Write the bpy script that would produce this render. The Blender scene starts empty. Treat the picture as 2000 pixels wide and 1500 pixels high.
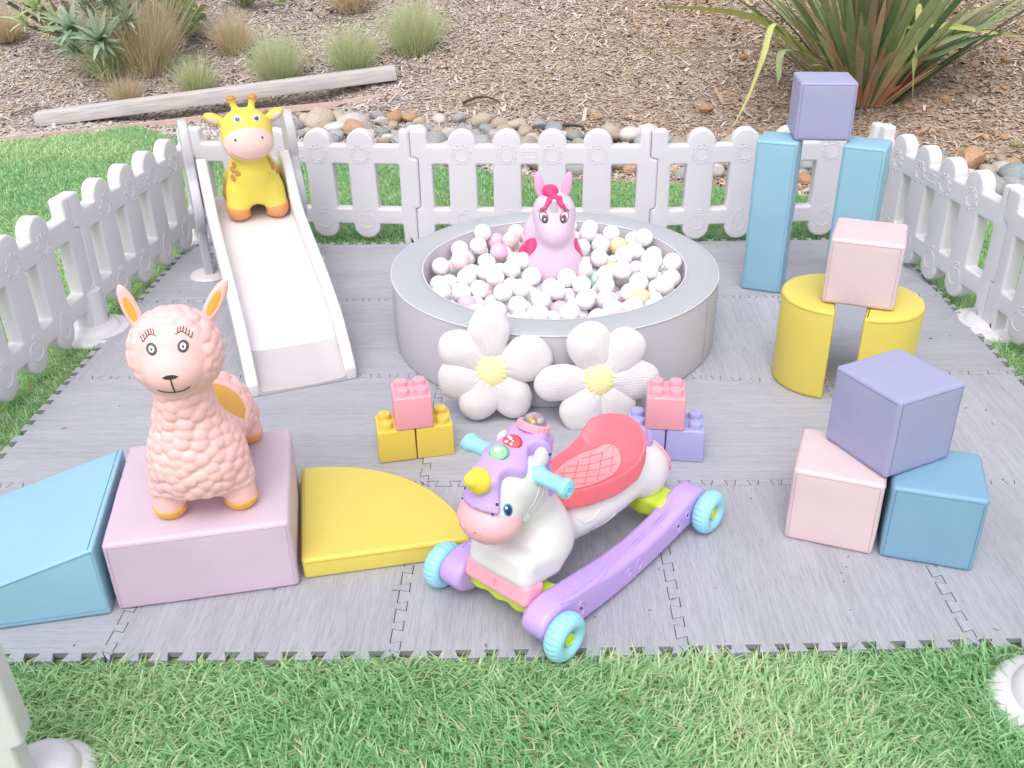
import bpy, bmesh, math, random
import numpy as np
from mathutils import Vector, Matrix, Euler
from mathutils.bvhtree import BVHTree
from mathutils.kdtree import KDTree
from mathutils import noise as mnoise

random.seed(7); np.random.seed(7)
S = bpy.context.scene
C = S.collection
R = math.radians

# ------------------------------------------------------------------ camera
cam = bpy.data.cameras.new("camera")
co = bpy.data.objects.new("camera", cam); C.objects.link(co)
YAW, PITCH, ROLL, FPX = 0.028753, 0.504173, -0.01968, 1851.7
cam.sensor_fit = 'HORIZONTAL'; cam.sensor_width = 36.0
cam.lens = FPX / 2000 * 36.0
cam.clip_start = 0.05; cam.clip_end = 300
co.matrix_world = (Matrix.Translation((0.9125, -1.4768, 1.4541)) @ Matrix.Rotation(YAW, 4, 'Z')
                   @ Matrix.Rotation(math.pi / 2 - PITCH, 4, 'X') @ Matrix.Rotation(ROLL, 4, 'Z'))
S.camera = co

# ------------------------------------------------------------------ world, sun, exposure
SUN_EL, SUN_AZ = R(60), R(-168)      # azimuth measured from +Y towards +X
w = bpy.data.worlds.new("World"); S.world = w; w.use_nodes = True
nt = w.node_tree; nt.nodes.clear()
sky = nt.nodes.new("ShaderNodeTexSky"); sky.sky_type = 'NISHITA'; sky.sun_disc = False
sky.sun_elevation = SUN_EL; sky.sun_rotation = SUN_AZ
sky.air_density = 1.0; sky.dust_density = 3.0; sky.ozone_density = 1.0
hs = nt.nodes.new("ShaderNodeHueSaturation"); hs.inputs['Saturation'].default_value = 0.30
bg = nt.nodes.new("ShaderNodeBackground"); bg.inputs['Strength'].default_value = 0.15
wo = nt.nodes.new("ShaderNodeOutputWorld")
nt.links.new(sky.outputs[0], hs.inputs['Color']); nt.links.new(hs.outputs[0], bg.inputs[0]); nt.links.new(bg.outputs[0], wo.inputs[0])
sl = bpy.data.lights.new("sun", 'SUN'); sl.energy = 0.65; sl.angle = R(50); sl.color = (1.0, 0.96, 0.92)
so = bpy.data.objects.new("sun", sl); C.objects.link(so)
sd = Vector((math.sin(SUN_AZ) * math.cos(SUN_EL), math.cos(SUN_AZ) * math.cos(SUN_EL), math.sin(SUN_EL)))
so.rotation_euler = sd.to_track_quat('Z', 'Y').to_euler()
S.view_settings.view_transform = 'Standard'; S.view_settings.look = 'None'
S.view_settings.exposure = 0.72; S.view_settings.gamma = 1.0; S.view_settings.use_curve_mapping = False
S.cycles.max_bounces = 6; S.cycles.diffuse_bounces = 4; S.cycles.transparent_max_bounces = 6

# ------------------------------------------------------------------ helpers
def lin(h):
    h = h.lstrip('#'); v = [int(h[i:i + 2], 16) / 255 for i in (0, 2, 4)]
    return [c / 12.92 if c <= .04045 else ((c + .055) / 1.055) ** 2.4 for c in v]

def mat(name, col, rough=.5, var=.04, vscale=6, bump=0, bscale=300, spec=.4, sss=0, coat=0, trans=0):
    m = bpy.data.materials.new(name); m.use_nodes = True
    n = m.node_tree.nodes; l = m.node_tree.links; b = n['Principled BSDF']
    if isinstance(col, str): col = lin(col)
    tc = n.new('ShaderNodeTexCoord')
    b.inputs['Roughness'].default_value = rough
    b.inputs['Specular IOR Level'].default_value = spec
    nz = n.new('ShaderNodeTexNoise'); nz.inputs['Scale'].default_value = vscale; nz.inputs['Detail'].default_value = 5
    l.new(tc.outputs['Object'], nz.inputs['Vector'])
    mr = n.new('ShaderNodeMapRange'); mr.inputs[1].default_value = .25; mr.inputs[2].default_value = .75
    mr.inputs[3].default_value = 1 - var; mr.inputs[4].default_value = 1 + var
    l.new(nz.outputs['Fac'], mr.inputs[0])
    mx = n.new('ShaderNodeVectorMath'); mx.operation = 'SCALE'; mx.inputs[0].default_value = col[:3]
    l.new(mr.outputs[0], mx.inputs['Scale']); l.new(mx.outputs[0], b.inputs['Base Color'])
    if bump:
        nb = n.new('ShaderNodeTexNoise'); nb.inputs['Scale'].default_value = bscale; nb.inputs['Detail'].default_value = 3
        l.new(tc.outputs['Object'], nb.inputs['Vector'])
        bp = n.new('ShaderNodeBump'); bp.inputs['Strength'].default_value = bump; bp.inputs['Distance'].default_value = .001
        l.new(nb.outputs['Fac'], bp.inputs['Height']); l.new(bp.outputs[0], b.inputs['Normal'])
    if sss:
        b.inputs['Subsurface Weight'].default_value = sss; b.inputs['Subsurface Radius'].default_value = (.02, .012, .01)
        b.inputs['Subsurface Scale'].default_value = .5
    if coat: b.inputs['Coat Weight'].default_value = coat; b.inputs['Coat Roughness'].default_value = .15
    if trans: b.inputs['Transmission Weight'].default_value = trans
    return m

def attr_mat(name, stops, rough=.7, attr='rnd', trans=0.0, spec=.3):
    """colour from a per-element random number"""
    m = bpy.data.materials.new(name); m.use_nodes = True
    n = m.node_tree.nodes; l = m.node_tree.links; b = n['Principled BSDF']
    a = n.new('ShaderNodeAttribute'); a.attribute_name = attr
    r = n.new('ShaderNodeValToRGB'); l.new(a.outputs['Fac'], r.inputs[0])
    e = r.color_ramp.elements
    while len(e) < len(stops): e.new(.5)
    for k, (p, c) in enumerate(stops):
        e[k].position = p; e[k].color = (*lin(c), 1)
    l.new(r.outputs[0], b.inputs['Base Color']); b.inputs['Roughness'].default_value = rough
    b.inputs['Specular IOR Level'].default_value = spec
    if trans:
        tr = n.new('ShaderNodeBsdfTranslucent'); l.new(r.outputs[0], tr.inputs[0])
        ms = n.new('ShaderNodeMixShader'); ms.inputs[0].default_value = trans
        l.new(b.outputs[0], ms.inputs[1]); l.new(tr.outputs[0], ms.inputs[2]); l.new(ms.outputs[0], n['Material Output'].inputs[0])
    return m

def link(name, me, m=None, parent=None, loc=None, rot=None, smooth=True):
    o = bpy.data.objects.new(name, me); C.objects.link(o)
    if m is not None:
        ms = m if isinstance(m, (list, tuple)) else [m]
        if len(me.materials) == 0:
            for x in ms: me.materials.append(x)
    if parent: o.parent = parent
    if loc is not None: o.location = loc
    if rot is not None: o.rotation_euler = rot
    return o

def tag(o, label=None, cat=None, group=None, kind=None):
    if label: o['label'] = label
    if cat: o['category'] = cat
    if group: o['group'] = group
    if kind: o['kind'] = kind
    return o

def thing(name, label, cat, loc=(0, 0, 0), rz=0, group=None):
    o = bpy.data.objects.new(name, None); C.objects.link(o); o.empty_display_size = .05
    o.location = loc; o.rotation_euler = (0, 0, rz)
    return tag(o, label, cat, group)

def shade(me, ang=None):
    me.shade_smooth()
    if ang is not None:
        try: me.set_sharp_from_angle(angle=R(ang))
        except Exception: pass
    return me

def mesh_np(name, V, F, smooth=True):
    me = bpy.data.meshes.new(name)
    V = np.asarray(V, dtype=np.float32); F = np.asarray(F, dtype=np.int32)
    k = F.shape[1]
    me.vertices.add(len(V)); me.vertices.foreach_set('co', V.ravel())
    me.loops.add(F.size); me.loops.foreach_set('vertex_index', F.ravel())
    me.polygons.add(len(F)); me.polygons.foreach_set('loop_start', np.arange(0, F.size, k, dtype=np.int32))
    me.polygons.foreach_set('loop_total', np.full(len(F), k, dtype=np.int32))
    me.update(calc_edges=True); me.validate()
    if smooth: me.shade_smooth()
    return me

def bm_mesh(name, bm, ang=40):
    me = bpy.data.meshes.new(name); bmesh.ops.recalc_face_normals(bm, faces=bm.faces); bm.to_mesh(me); bm.free()
    return shade(me, ang)

# --- signed distance helpers (P is an N x 3 array)
def rotm(e): return np.array(Euler(e).to_matrix())
def ell(P, c, r, e=None):
    Q = P - np.array(c)
    if e is not None: Q = Q @ rotm(e)
    r = np.array(r); k0 = np.linalg.norm(Q / r, axis=1); k1 = np.linalg.norm(Q / (r * r), axis=1)
    return k0 * (k0 - 1) / np.maximum(k1, 1e-9)
def cap(P, a, b, r1, r2=None):
    r2 = r1 if r2 is None else r2
    a = np.array(a); b = np.array(b); d = b - a; t = np.clip(((P - a) @ d) / (d @ d), 0, 1)
    return np.linalg.norm(P - a - t[:, None] * d, axis=1) - (r1 + (r2 - r1) * t)
def rbox(P, c, h, r, e=None):
    Q = P - np.array(c)
    if e is not None: Q = Q @ rotm(e)
    q = np.abs(Q) - (np.array(h) - r)
    return np.linalg.norm(np.maximum(q, 0), axis=1) + np.minimum(q.max(axis=1), 0) - r
def smin(a, b, k):
    h = np.clip(.5 + .5 * (b - a) / k, 0, 1)
    return b * (1 - h) + a * h - k * h * (1 - h)
def smax(a, b, k): return -smin(-a, -b, k)
def sunion(k, *ds):
    d = ds[0]
    for x in ds[1:]: d = smin(d, x, k)
    return d

def surfnet(name, f, lo, hi, h, smooth=True):
    """mesh of the zero level of f by naive surface nets"""
    lo = np.array(lo, float); hi = np.array(hi, float)
    n = np.ceil((hi - lo) / h).astype(int) + 1
    ax = [lo[i] + h * np.arange(n[i]) for i in range(3)]
    G = np.stack(np.meshgrid(*ax, indexing='ij'), -1)
    F = f(G.reshape(-1, 3)).reshape(n)
    sg = F < 0
    c = [(i, j, k) for i in (0, 1) for j in (0, 1) for k in (0, 1)]
    sl_ = lambda A, o: A[o[0]:A.shape[0] - 1 + o[0], o[1]:A.shape[1] - 1 + o[1], o[2]:A.shape[2] - 1 + o[2]]
    cnt = sum(sl_(sg, o).astype(int) for o in c)
    act = (cnt > 0) & (cnt < 8)
    idx = -np.ones(act.shape, int); idx[act] = np.arange(act.sum())
    acc = np.zeros((act.sum(), 3)); num = np.zeros(act.sum())
    base = np.argwhere(act)
    for o1 in c:
        for a in range(3):
            if o1[a] == 1: continue
            o2 = list(o1); o2[a] = 1
            f1 = F[tuple((base + o1).T)]; f2 = F[tuple((base + o2).T)]
            cr = (f1 < 0) != (f2 < 0)
            t = np.where(cr, f1 / np.where(cr, f1 - f2, 1), 0)
            pt = (base + np.array(o1)).astype(float); pt[:, a] += t
            acc[cr] += pt[cr]; num[cr] += 1
    V = lo + h * acc / num[:, None]
    Fs = []
    for a in range(3):
        b_, c_ = (a + 1) % 3, (a + 2) % 3
        s0 = [slice(None)] * 3; s1 = [slice(None)] * 3
        s0[a] = slice(0, n[a] - 1); s1[a] = slice(1, n[a])
        A = sg[tuple(s0)]; B = sg[tuple(s1)]
        E = np.argwhere(A != B)
        E = E[(E[:, b_] > 0) & (E[:, c_] > 0) & (E[:, b_] < n[b_] - 1) & (E[:, c_] < n[c_] - 1)]
        ins = A[tuple(E.T)]
        def q(db, dc):
            X = E.copy(); X[:, b_] += db; X[:, c_] += dc; return idx[tuple(X.T)]
        Q = np.stack([q(-1, -1), q(0, -1), q(0, 0), q(-1, 0)], 1)
        Q[~ins] = Q[~ins][:, ::-1]
        Fs.append(Q)
    Fq = np.concatenate(Fs); Fq = Fq[(Fq >= 0).all(1)]
    return mesh_np(name, V, Fq, smooth)

def bvh_of(me):
    return BVHTree.FromPolygons([v.co[:] for v in me.vertices], [p.vertices[:] for p in me.polygons])

def project(bvh, pt, d, off=.0008):
    d = Vector(d).normalized(); h = bvh.ray_cast(Vector(pt) - d * .5, d)
    if h[0] is None:
        h = bvh.find_nearest(Vector(pt))
    return h[0] - d * off

def decal(bvh, c, d, rx, ry, off=.001, rot=0, n=28, rings=4, shape=None, up=(0, 0, 1)):
    """small thin plate hugging a surface, seen along direction d"""
    d = Vector(d).normalized(); X = d.cross(Vector(up)).normalized(); Y = X.cross(d).normalized()
    c = Vector(c); V = []; F = []
    V.append(project(bvh, c, d, off))
    for k in range(1, rings + 1):
        for i in range(n):
            a = 2 * math.pi * i / n
            s = shape(a) if shape else 1
            px, py = rx * s * math.cos(a) * k / rings, ry * s * math.sin(a) * k / rings
            px, py = px * math.cos(rot) - py * math.sin(rot), px * math.sin(rot) + py * math.cos(rot)
            V.append(project(bvh, c + X * px + Y * py, d, off))
    for i in range(n):
        F.append((0, 1 + i, 1 + (i + 1) % n))
    for k in range(rings - 1):
        for i in range(n):
            a0 = 1 + k * n + i; a1 = 1 + k * n + (i + 1) % n
            F.append((a0, a0 + n, a1 + n, a1))
    # rim going down into the surface
    m0 = len(V); last = 1 + (rings - 1) * n
    for i in range(n): V.append(V[last + i] + d * (off + .0006))
    for i in range(n): F.append((last + i, m0 + i, m0 + (i + 1) % n, last + (i + 1) % n))
    me = bpy.data.meshes.new('decal'); me.from_pydata([v[:] for v in V], [], F); me.update(); me.shade_smooth()
    return me

def tube(pts, r, seg=8, closed=False, taper=None):
    """bmesh-free tube along points; r a number or a list"""
    pts = [Vector(p) for p in pts]; n = len(pts)
    rs = r if isinstance(r, (list, tuple)) else [r] * n
    V = []; F = []
    up = None
    for i, p in enumerate(pts):
        t = (pts[(i + 1) % n] - pts[i - 1]) if closed else (pts[min(i + 1, n - 1)] - pts[max(i - 1, 0)])
        t.normalize()
        if up is None: up = t.orthogonal().normalized()
        up = (up - t * up.dot(t))
        if up.length < 1e-6: up = t.orthogonal()
        up.normalize(); s = t.cross(up)
        for k in range(seg):
            a = 2 * math.pi * k / seg; V.append(p + (up * math.cos(a) + s * math.sin(a)) * rs[i])
    m = n if closed else n - 1
    for i in range(m):
        for k in range(seg):
            a = i * seg + k; b = i * seg + (k + 1) % seg; c = ((i + 1) % n) * seg
            F.append((a, b, c + (k + 1) % seg, c + k))
    if not closed:
        F.append(tuple(range(seg))[::-1]); F.append(tuple((n - 1) * seg + k for k in range(seg)))
    return V, F
def tube_mesh(lines, r, seg=8, closed=False):
    V = []; F = []
    for ln in lines:
        v, f = tube(ln, r, seg, closed); o = len(V); V += v; F += [tuple(i + o for i in q) for q in f]
    me = bpy.data.meshes.new('tube'); me.from_pydata([v[:] for v in V], [], F); me.update()
    return shade(me, 50)

def lathe(prof, seg=48, axis='Z', cx=0, cy=0, fn=None):
    """profile list of (r, z) revolved; fn(angle index)-> radius multiplier"""
    V = []; F = []; n = len(prof)
    for i in range(seg):
        a = 2 * math.pi * i / seg
        for j, (r, z) in enumerate(prof):
            rr = r * (fn(i, j) if fn else 1)
            V.append((cx + rr * math.cos(a), cy + rr * math.sin(a), z))
    for i in range(seg):
        for j in range(n - 1):
            a = i * n + j; b = ((i + 1) % seg) * n + j
            F.append((a, b, b + 1, a + 1))
    if axis == 'X': V = [(z, x, y) for x, y, z in V]
    me = bpy.data.meshes.new('lathe'); me.from_pydata(V, [], F); me.update()
    bm = bmesh.new(); bm.from_mesh(me); bmesh.ops.remove_doubles(bm, verts=bm.verts, dist=1e-5); bmesh.ops.recalc_face_normals(bm, faces=bm.faces); bm.to_mesh(me); bm.free()
    return shade(me, 35)

def plate(loops, half, bev=.004, res=2, ang=60):
    """2D outline with holes -> solid of thickness 2*half, lying in local XY, z in [-half, half]"""
    cu = bpy.data.curves.new('outline', 'CURVE'); cu.dimensions = '2D'; cu.fill_mode = 'BOTH'
    for lp in loops:
        sp = cu.splines.new('POLY'); sp.points.add(len(lp) - 1)
        for i, (x, y) in enumerate(lp): sp.points[i].co = (x, y, 0, 1)
        sp.use_cyclic_u = True
    cu.extrude = max(half - bev, 0); cu.bevel_depth = bev; cu.bevel_resolution = res; cu.offset = -bev
    ob = bpy.data.objects.new('outline', cu); C.objects.link(ob)
    dg = bpy.context.evaluated_depsgraph_get()
    me = bpy.data.meshes.new_from_object(ob.evaluated_get(dg))
    bpy.data.objects.remove(ob); bpy.data.curves.remove(cu)
    bm = bmesh.new(); bm.from_mesh(me); bmesh.ops.remove_doubles(bm, verts=bm.verts, dist=1e-5)
    bmesh.ops.dissolve_degenerate(bm, dist=1e-6, edges=bm.edges)
    bm.to_mesh(me); bm.free(); me.materials.clear()
    return shade(me, ang)

def xform(me, M):
    me.transform(M); me.update(); return me

def fillet(poly, rad, n=5):
    """round the corners of a closed polygon; rad one number or one per corner"""
    out = []; m = len(poly)
    for i in range(m):
        p = Vector(poly[i]); a = Vector(poly[i - 1]); b = Vector(poly[(i + 1) % m])
        r = rad[i] if isinstance(rad, (list, tuple)) else rad
        u = (a - p); v = (b - p); la, lb = u.length, v.length
        if r <= 0 or la < 1e-6 or lb < 1e-6: out.append(p[:]); continue
        u /= la; v /= lb; t = min(r, la * .49, lb * .49)
        p0 = p + u * t; p1 = p + v * t
        for k in range(n + 1):
            s = k / n; out.append(((1 - s) ** 2 * p0 + 2 * s * (1 - s) * p + s * s * p1)[:])
    return out

# ------------------------------------------------------------------ terrain
EDGE = [(-6, 4.0), (-2.8, 4.2), (-2.39, 4.33), (-2.0, 4.55), (-1.67, 4.68), (-1.33, 4.39), (-.34, 3.91), (.39, 3.67), (.94, 3.46), (1.7, 3.30), (2.3, 3.1), (2.92, 2.92), (4, 2.6), (6, 2.2)]
SLOPE = [(-6, 4.6), (-2.6, 4.62), (-1.5, 4.75), (-.5, 4.62), (.3, 4.3), (1.2, 3.95), (2.2, 3.65), (3.2, 3.35), (6, 2.9)]
def edge_y(x): return np.interp(x, [a for a, b in EDGE], [b for a, b in EDGE])
def slope_y(x): return np.interp(x, [a for a, b in SLOPE], [b for a, b in SLOPE])
LAWN = -.022
def terr(x, y):
    x = np.asarray(x, float); y = np.asarray(y, float)
    t = y - slope_y(x); s = .36; ww = .5
    r = np.where(t <= 0, 0, np.where(t < ww, s * t * t / (2 * ww), s * (t - ww / 2)))
    r = np.where(t > 6, s * (6 - ww / 2) + .1 * (t - 6), r)
    return LAWN + r

def grid_mesh(name, xs, ys, zf):
    X, Y = np.meshgrid(xs, ys, indexing='ij'); Z = zf(X, Y)
    V = np.stack([X, Y, Z], -1).reshape(-1, 3); nx, ny = len(xs), len(ys)
    I = np.arange(nx * ny).reshape(nx, ny)
    F = np.stack([I[:-1, :-1], I[1:, :-1], I[1:, 1:], I[:-1, 1:]], -1).reshape(-1, 4)
    return mesh_np(name, V, F)

def vnoise(x, y, s, seed=0):
    """cheap smooth value noise, vectorised"""
    x = np.asarray(x) * s + seed * 17.3; y = np.asarray(y) * s + seed * 9.1
    xi = np.floor(x).astype(int); yi = np.floor(y).astype(int); xf = x - xi; yf = y - yi
    def hsh(a, b):
        v = (a * 374761393 + b * 668265263 + seed * 97531) & 0x7fffffff
        v = (v ^ (v >> 13)) * 1274126177 & 0x7fffffff
        return ((v ^ (v >> 16)) & 0xffff) / 65535.
    u = xf * xf * (3 - 2 * xf); v = yf * yf * (3 - 2 * yf)
    return (hsh(xi, yi) * (1 - u) + hsh(xi + 1, yi) * u) * (1 - v) + (hsh(xi, yi + 1) * (1 - u) + hsh(xi + 1, yi + 1) * u) * v

m_soil = mat('mulch soil', '#a39080', .95, .35, 14, 1.0, 60, .1)
nn = m_soil.node_tree
m_lawnsoil = mat('lawn soil', '#869c62', .95, .3, 20, .6, 120, .1)
# ground sheet: mulch bank rising behind, flat elsewhere, reaching the horizon
def zg(X, Y):
    near = (np.abs(X) < 7) & (Y > 2) & (Y < 9)
    b = (vnoise(X, Y, 2.2, 1) - .5) * .05 + (vnoise(X, Y, 9, 2) - .5) * .022
    return terr(X, Y) - .004 + np.where(near & (Y > edge_y(X) + .04), b * np.clip((Y - edge_y(X)) * 4, 0, 1), 0)
xs = np.concatenate([np.linspace(-90, -7, 12), np.linspace(-6.9, 6.9, 240), np.linspace(7, 90, 12)])
ys = np.concatenate([np.linspace(-60, 1.9, 12), np.linspace(2, 9, 140), np.linspace(9.2, 90, 14)])
g = link('ground', grid_mesh('ground', xs, ys, zg), m_soil)
tag(g, 'brown mulch covered ground rising as a bank behind the lawn', kind='structure')
# lawn sheet, following its edge
u = np.linspace(-6, 6, 140); v = np.linspace(0, 1, 60)
U, W = np.meshgrid(u, v, indexing='ij')
Yl = -6 + (edge_y(U) - 0.01 + 6 + (vnoise(U, U * 0, 5, 3) - .5) * .08) * W
V = np.stack([U, Yl, np.full_like(U, LAWN + .001)], -1).reshape(-1, 3); I = np.arange(U.size).reshape(U.shape)
F = np.stack([I[:-1, :-1], I[1:, :-1], I[1:, 1:], I[:-1, 1:]], -1).reshape(-1, 4)
lawn = link('lawn', mesh_np('lawn', V, F), m_lawnsoil)
tag(lawn, 'green lawn under and around the play mat', kind='structure')

# ------------------------------------------------------------------ grass blades (one uncountable mass)
T = .61
def in_mat(x, y, pad=.0):
    return (x > -T + pad) & (x < 4 * T - pad) & (y > np.interp(x / T, [-1, 0, 1, 2, 3, 4], [-.055, -.035, -.025, 0, .035, .06]) * T - .014) & (y < 4 * T - pad)
def make_grass():
    regs = [  # x0,x1,y0,y1,density,len,width
        (-.5, 2.35, -.75, .05, 33000, .043, .0041),
        (-2.0, -.55, .2, 2.4, 12000, .036, .0032),
        (-3.6, -.3, 2.4, 4.8, 8500, .036, .0052),
        (-2.9, -2.0, 1.3, 2.4, 7000, .036, .004),
        (-.3, 3.7, 2.38, 4.2, 11000, .036, .0042),
        (2.4, 3.4, .3, 2.4, 13000, .038, .0034)]
    P = []; L = []; Wd = []
    for x0, x1, y0, y1, dn, ln, wd in regs:
        n = int((x1 - x0) * (y1 - y0) * dn)
        x = np.random.uniform(x0, x1, n); y = np.random.uniform(y0, y1, n)
        e = edge_y(x) + (vnoise(x, x * 0, 5, 3) - .5) * .08
        ok = ~in_mat(x, y) & (y < e - .0) 
        for fx_, fy_, fr_ in [(1.945, -.135, .14), (.005, -.315, .095), (-.68, 1.60, .13), (2.52, 1.60, .13), (-.6, 2.58, .11), (.38, .0, 0)]:
            ok &= (x - fx_) ** 2 + (y - fy_) ** 2 > fr_ ** 2
        # thin out towards the mulch edge
        ok &= (np.random.rand(n) < np.clip((e - y) / .08, .15, 1))
        x, y = x[ok], y[ok]
        P.append(np.stack([x, y], 1)); L.append(np.full(len(x), ln)); Wd.append(np.full(len(x), wd))
    P = np.concatenate(P); L = np.concatenate(L); Wd = np.concatenate(Wd); n = len(P)
    pn = vnoise(P[:, 0], P[:, 1], 7, 5); pn2 = vnoise(P[:, 0], P[:, 1], 2.3, 6)
    L = L * np.random.uniform(.55, 1.25, n) * (.8 + .5 * pn)
    Wd = Wd * np.random.uniform(.7, 1.4, n)
    # shorter where the mat presses on the tips
    az = np.random.uniform(0, 2 * np.pi, n) * .85 + (pn2 * 4) 
    lean = np.random.uniform(.45, 1.45, n)
    dx = np.cos(az); dy = np.sin(az); px = -dy; py = dx
    face = az + np.pi / 2 + np.random.normal(0, .45, n); px2 = np.cos(face); py2 = np.sin(face)
    z0 = np.full(n, LAWN - .002)
    def ring(t, wf):
        h = L * np.sin(np.pi / 2 - lean * t * .9) * t
        o = L * np.sin(lean * t * .9) * t
        cx = P[:, 0] + dx * o; cy = P[:, 1] + dy * o; cz = z0 + h
        a = np.stack([cx - px2 * Wd * wf / 2, cy - py2 * Wd * wf / 2, cz], 1)
        b = np.stack([cx + px2 * Wd * wf / 2, cy + py2 * Wd * wf / 2, cz], 1)
        return a, b
    a0, b0 = ring(0, .8); a1, b1 = ring(.5, 1); a2, _ = ring(1, 0)
    V = np.stack([a0, b0, a1, b1, a2], 1).reshape(-1, 3)
    k = (np.arange(n) * 5)[:, None]
    F = np.concatenate([k + [0, 1, 3], k + [0, 3, 2], k + [2, 3, 4]], 0)
    me = mesh_np('grass', V, F)
    r = np.clip(.5 + .5 * (pn2 - .5) + np.random.normal(0, .2, n), 0, .93)
    dead = np.random.rand(n) < .03 + .08 * (pn > .8); r[dead] = np.random.uniform(.95, 1, dead.sum())
    at = me.attributes.new('rnd', 'FLOAT', 'POINT'); at.data.foreach_set('value', np.repeat(r, 5).astype(np.float32))
    return me
m_grass = attr_mat('grass blade', [(0, '#7db886'), (.35, '#a0d09a'), (.6, '#bfe2ac'), (.9, '#dcefc2'), (.97, '#e9e0c4')], .5, trans=.45)
tag(link('grass', make_grass(), m_grass), 'short green lawn grass blades around the play mat', kind='stuff')

# ------------------------------------------------------------------ mulch chips
def make_chips():
    n0 = 230000
    x = np.random.uniform(-4.2, 4.8, n0); y = np.random.uniform(2.6, 7.4, n0)
    e = edge_y(x); ok = (y > e + .0 + np.random.rand(n0) * .06)
    d = np.hypot(x - .9, y + 1.5); ok &= (np.abs(x - .9) < d * .62 + .2)
    x, y = x[ok], y[ok]; n = len(x)
    z = zg(x, y) + .004
    L = np.random.lognormal(math.log(.0115), .42, n); W_ = L * np.random.uniform(.18, .5, n); H = np.random.uniform(.0015, .004, n)
    az = np.random.uniform(0, 2 * np.pi, n); tilt = np.random.normal(0, .28, n)
    ca, sa = np.cos(az), np.sin(az)
    def pt(l, w_, h):
        return np.stack([x + ca * L * l - sa * W_ * w_, y + sa * L * l + ca * W_ * w_, z + h * H + np.tan(np.clip(tilt, -.8, .8)) * L * l + np.abs(tilt) * L * .6], 1)
    V = np.stack([pt(-1, -.6, 0), pt(1, -.9, 0), pt(.8, 1, 0), pt(-.9, .8, 0), pt(0.1, 0, 1.6)], 1).reshape(-1, 3)
    k = (np.arange(n) * 5)[:, None]
    F = np.concatenate([k + [0, 1, 4], k + [1, 2, 4], k + [2, 3, 4], k + [3, 0, 4]], 0)
    me = mesh_np('mulch', V, F, False)
    # greyer on the left and centre, browner to the right
    warm = np.clip((x - .2) / 2.2 + (vnoise(x, y, 1.3, 8) - .5) * .9, 0, 1)
    r = np.clip(np.random.rand(n) * .58 + warm * .42, 0, 1)
    at = me.attributes.new('rnd', 'FLOAT', 'POINT'); at.data.foreach_set('value', np.repeat(r, 5).astype(np.float32))
    return me
m_chip = attr_mat('bark chip', [(0, '#a09896'), (.2, '#d6cfce'), (.38, '#b3a49a'), (.55, '#d9cbc0'), (.72, '#a38a76'), (.86, '#c7aa8e'), (1, '#826a57')], .9, spec=.1)
tag(link('mulch', make_chips(), m_chip), 'grey and brown bark mulch chips covering the bank', kind='stuff')

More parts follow.
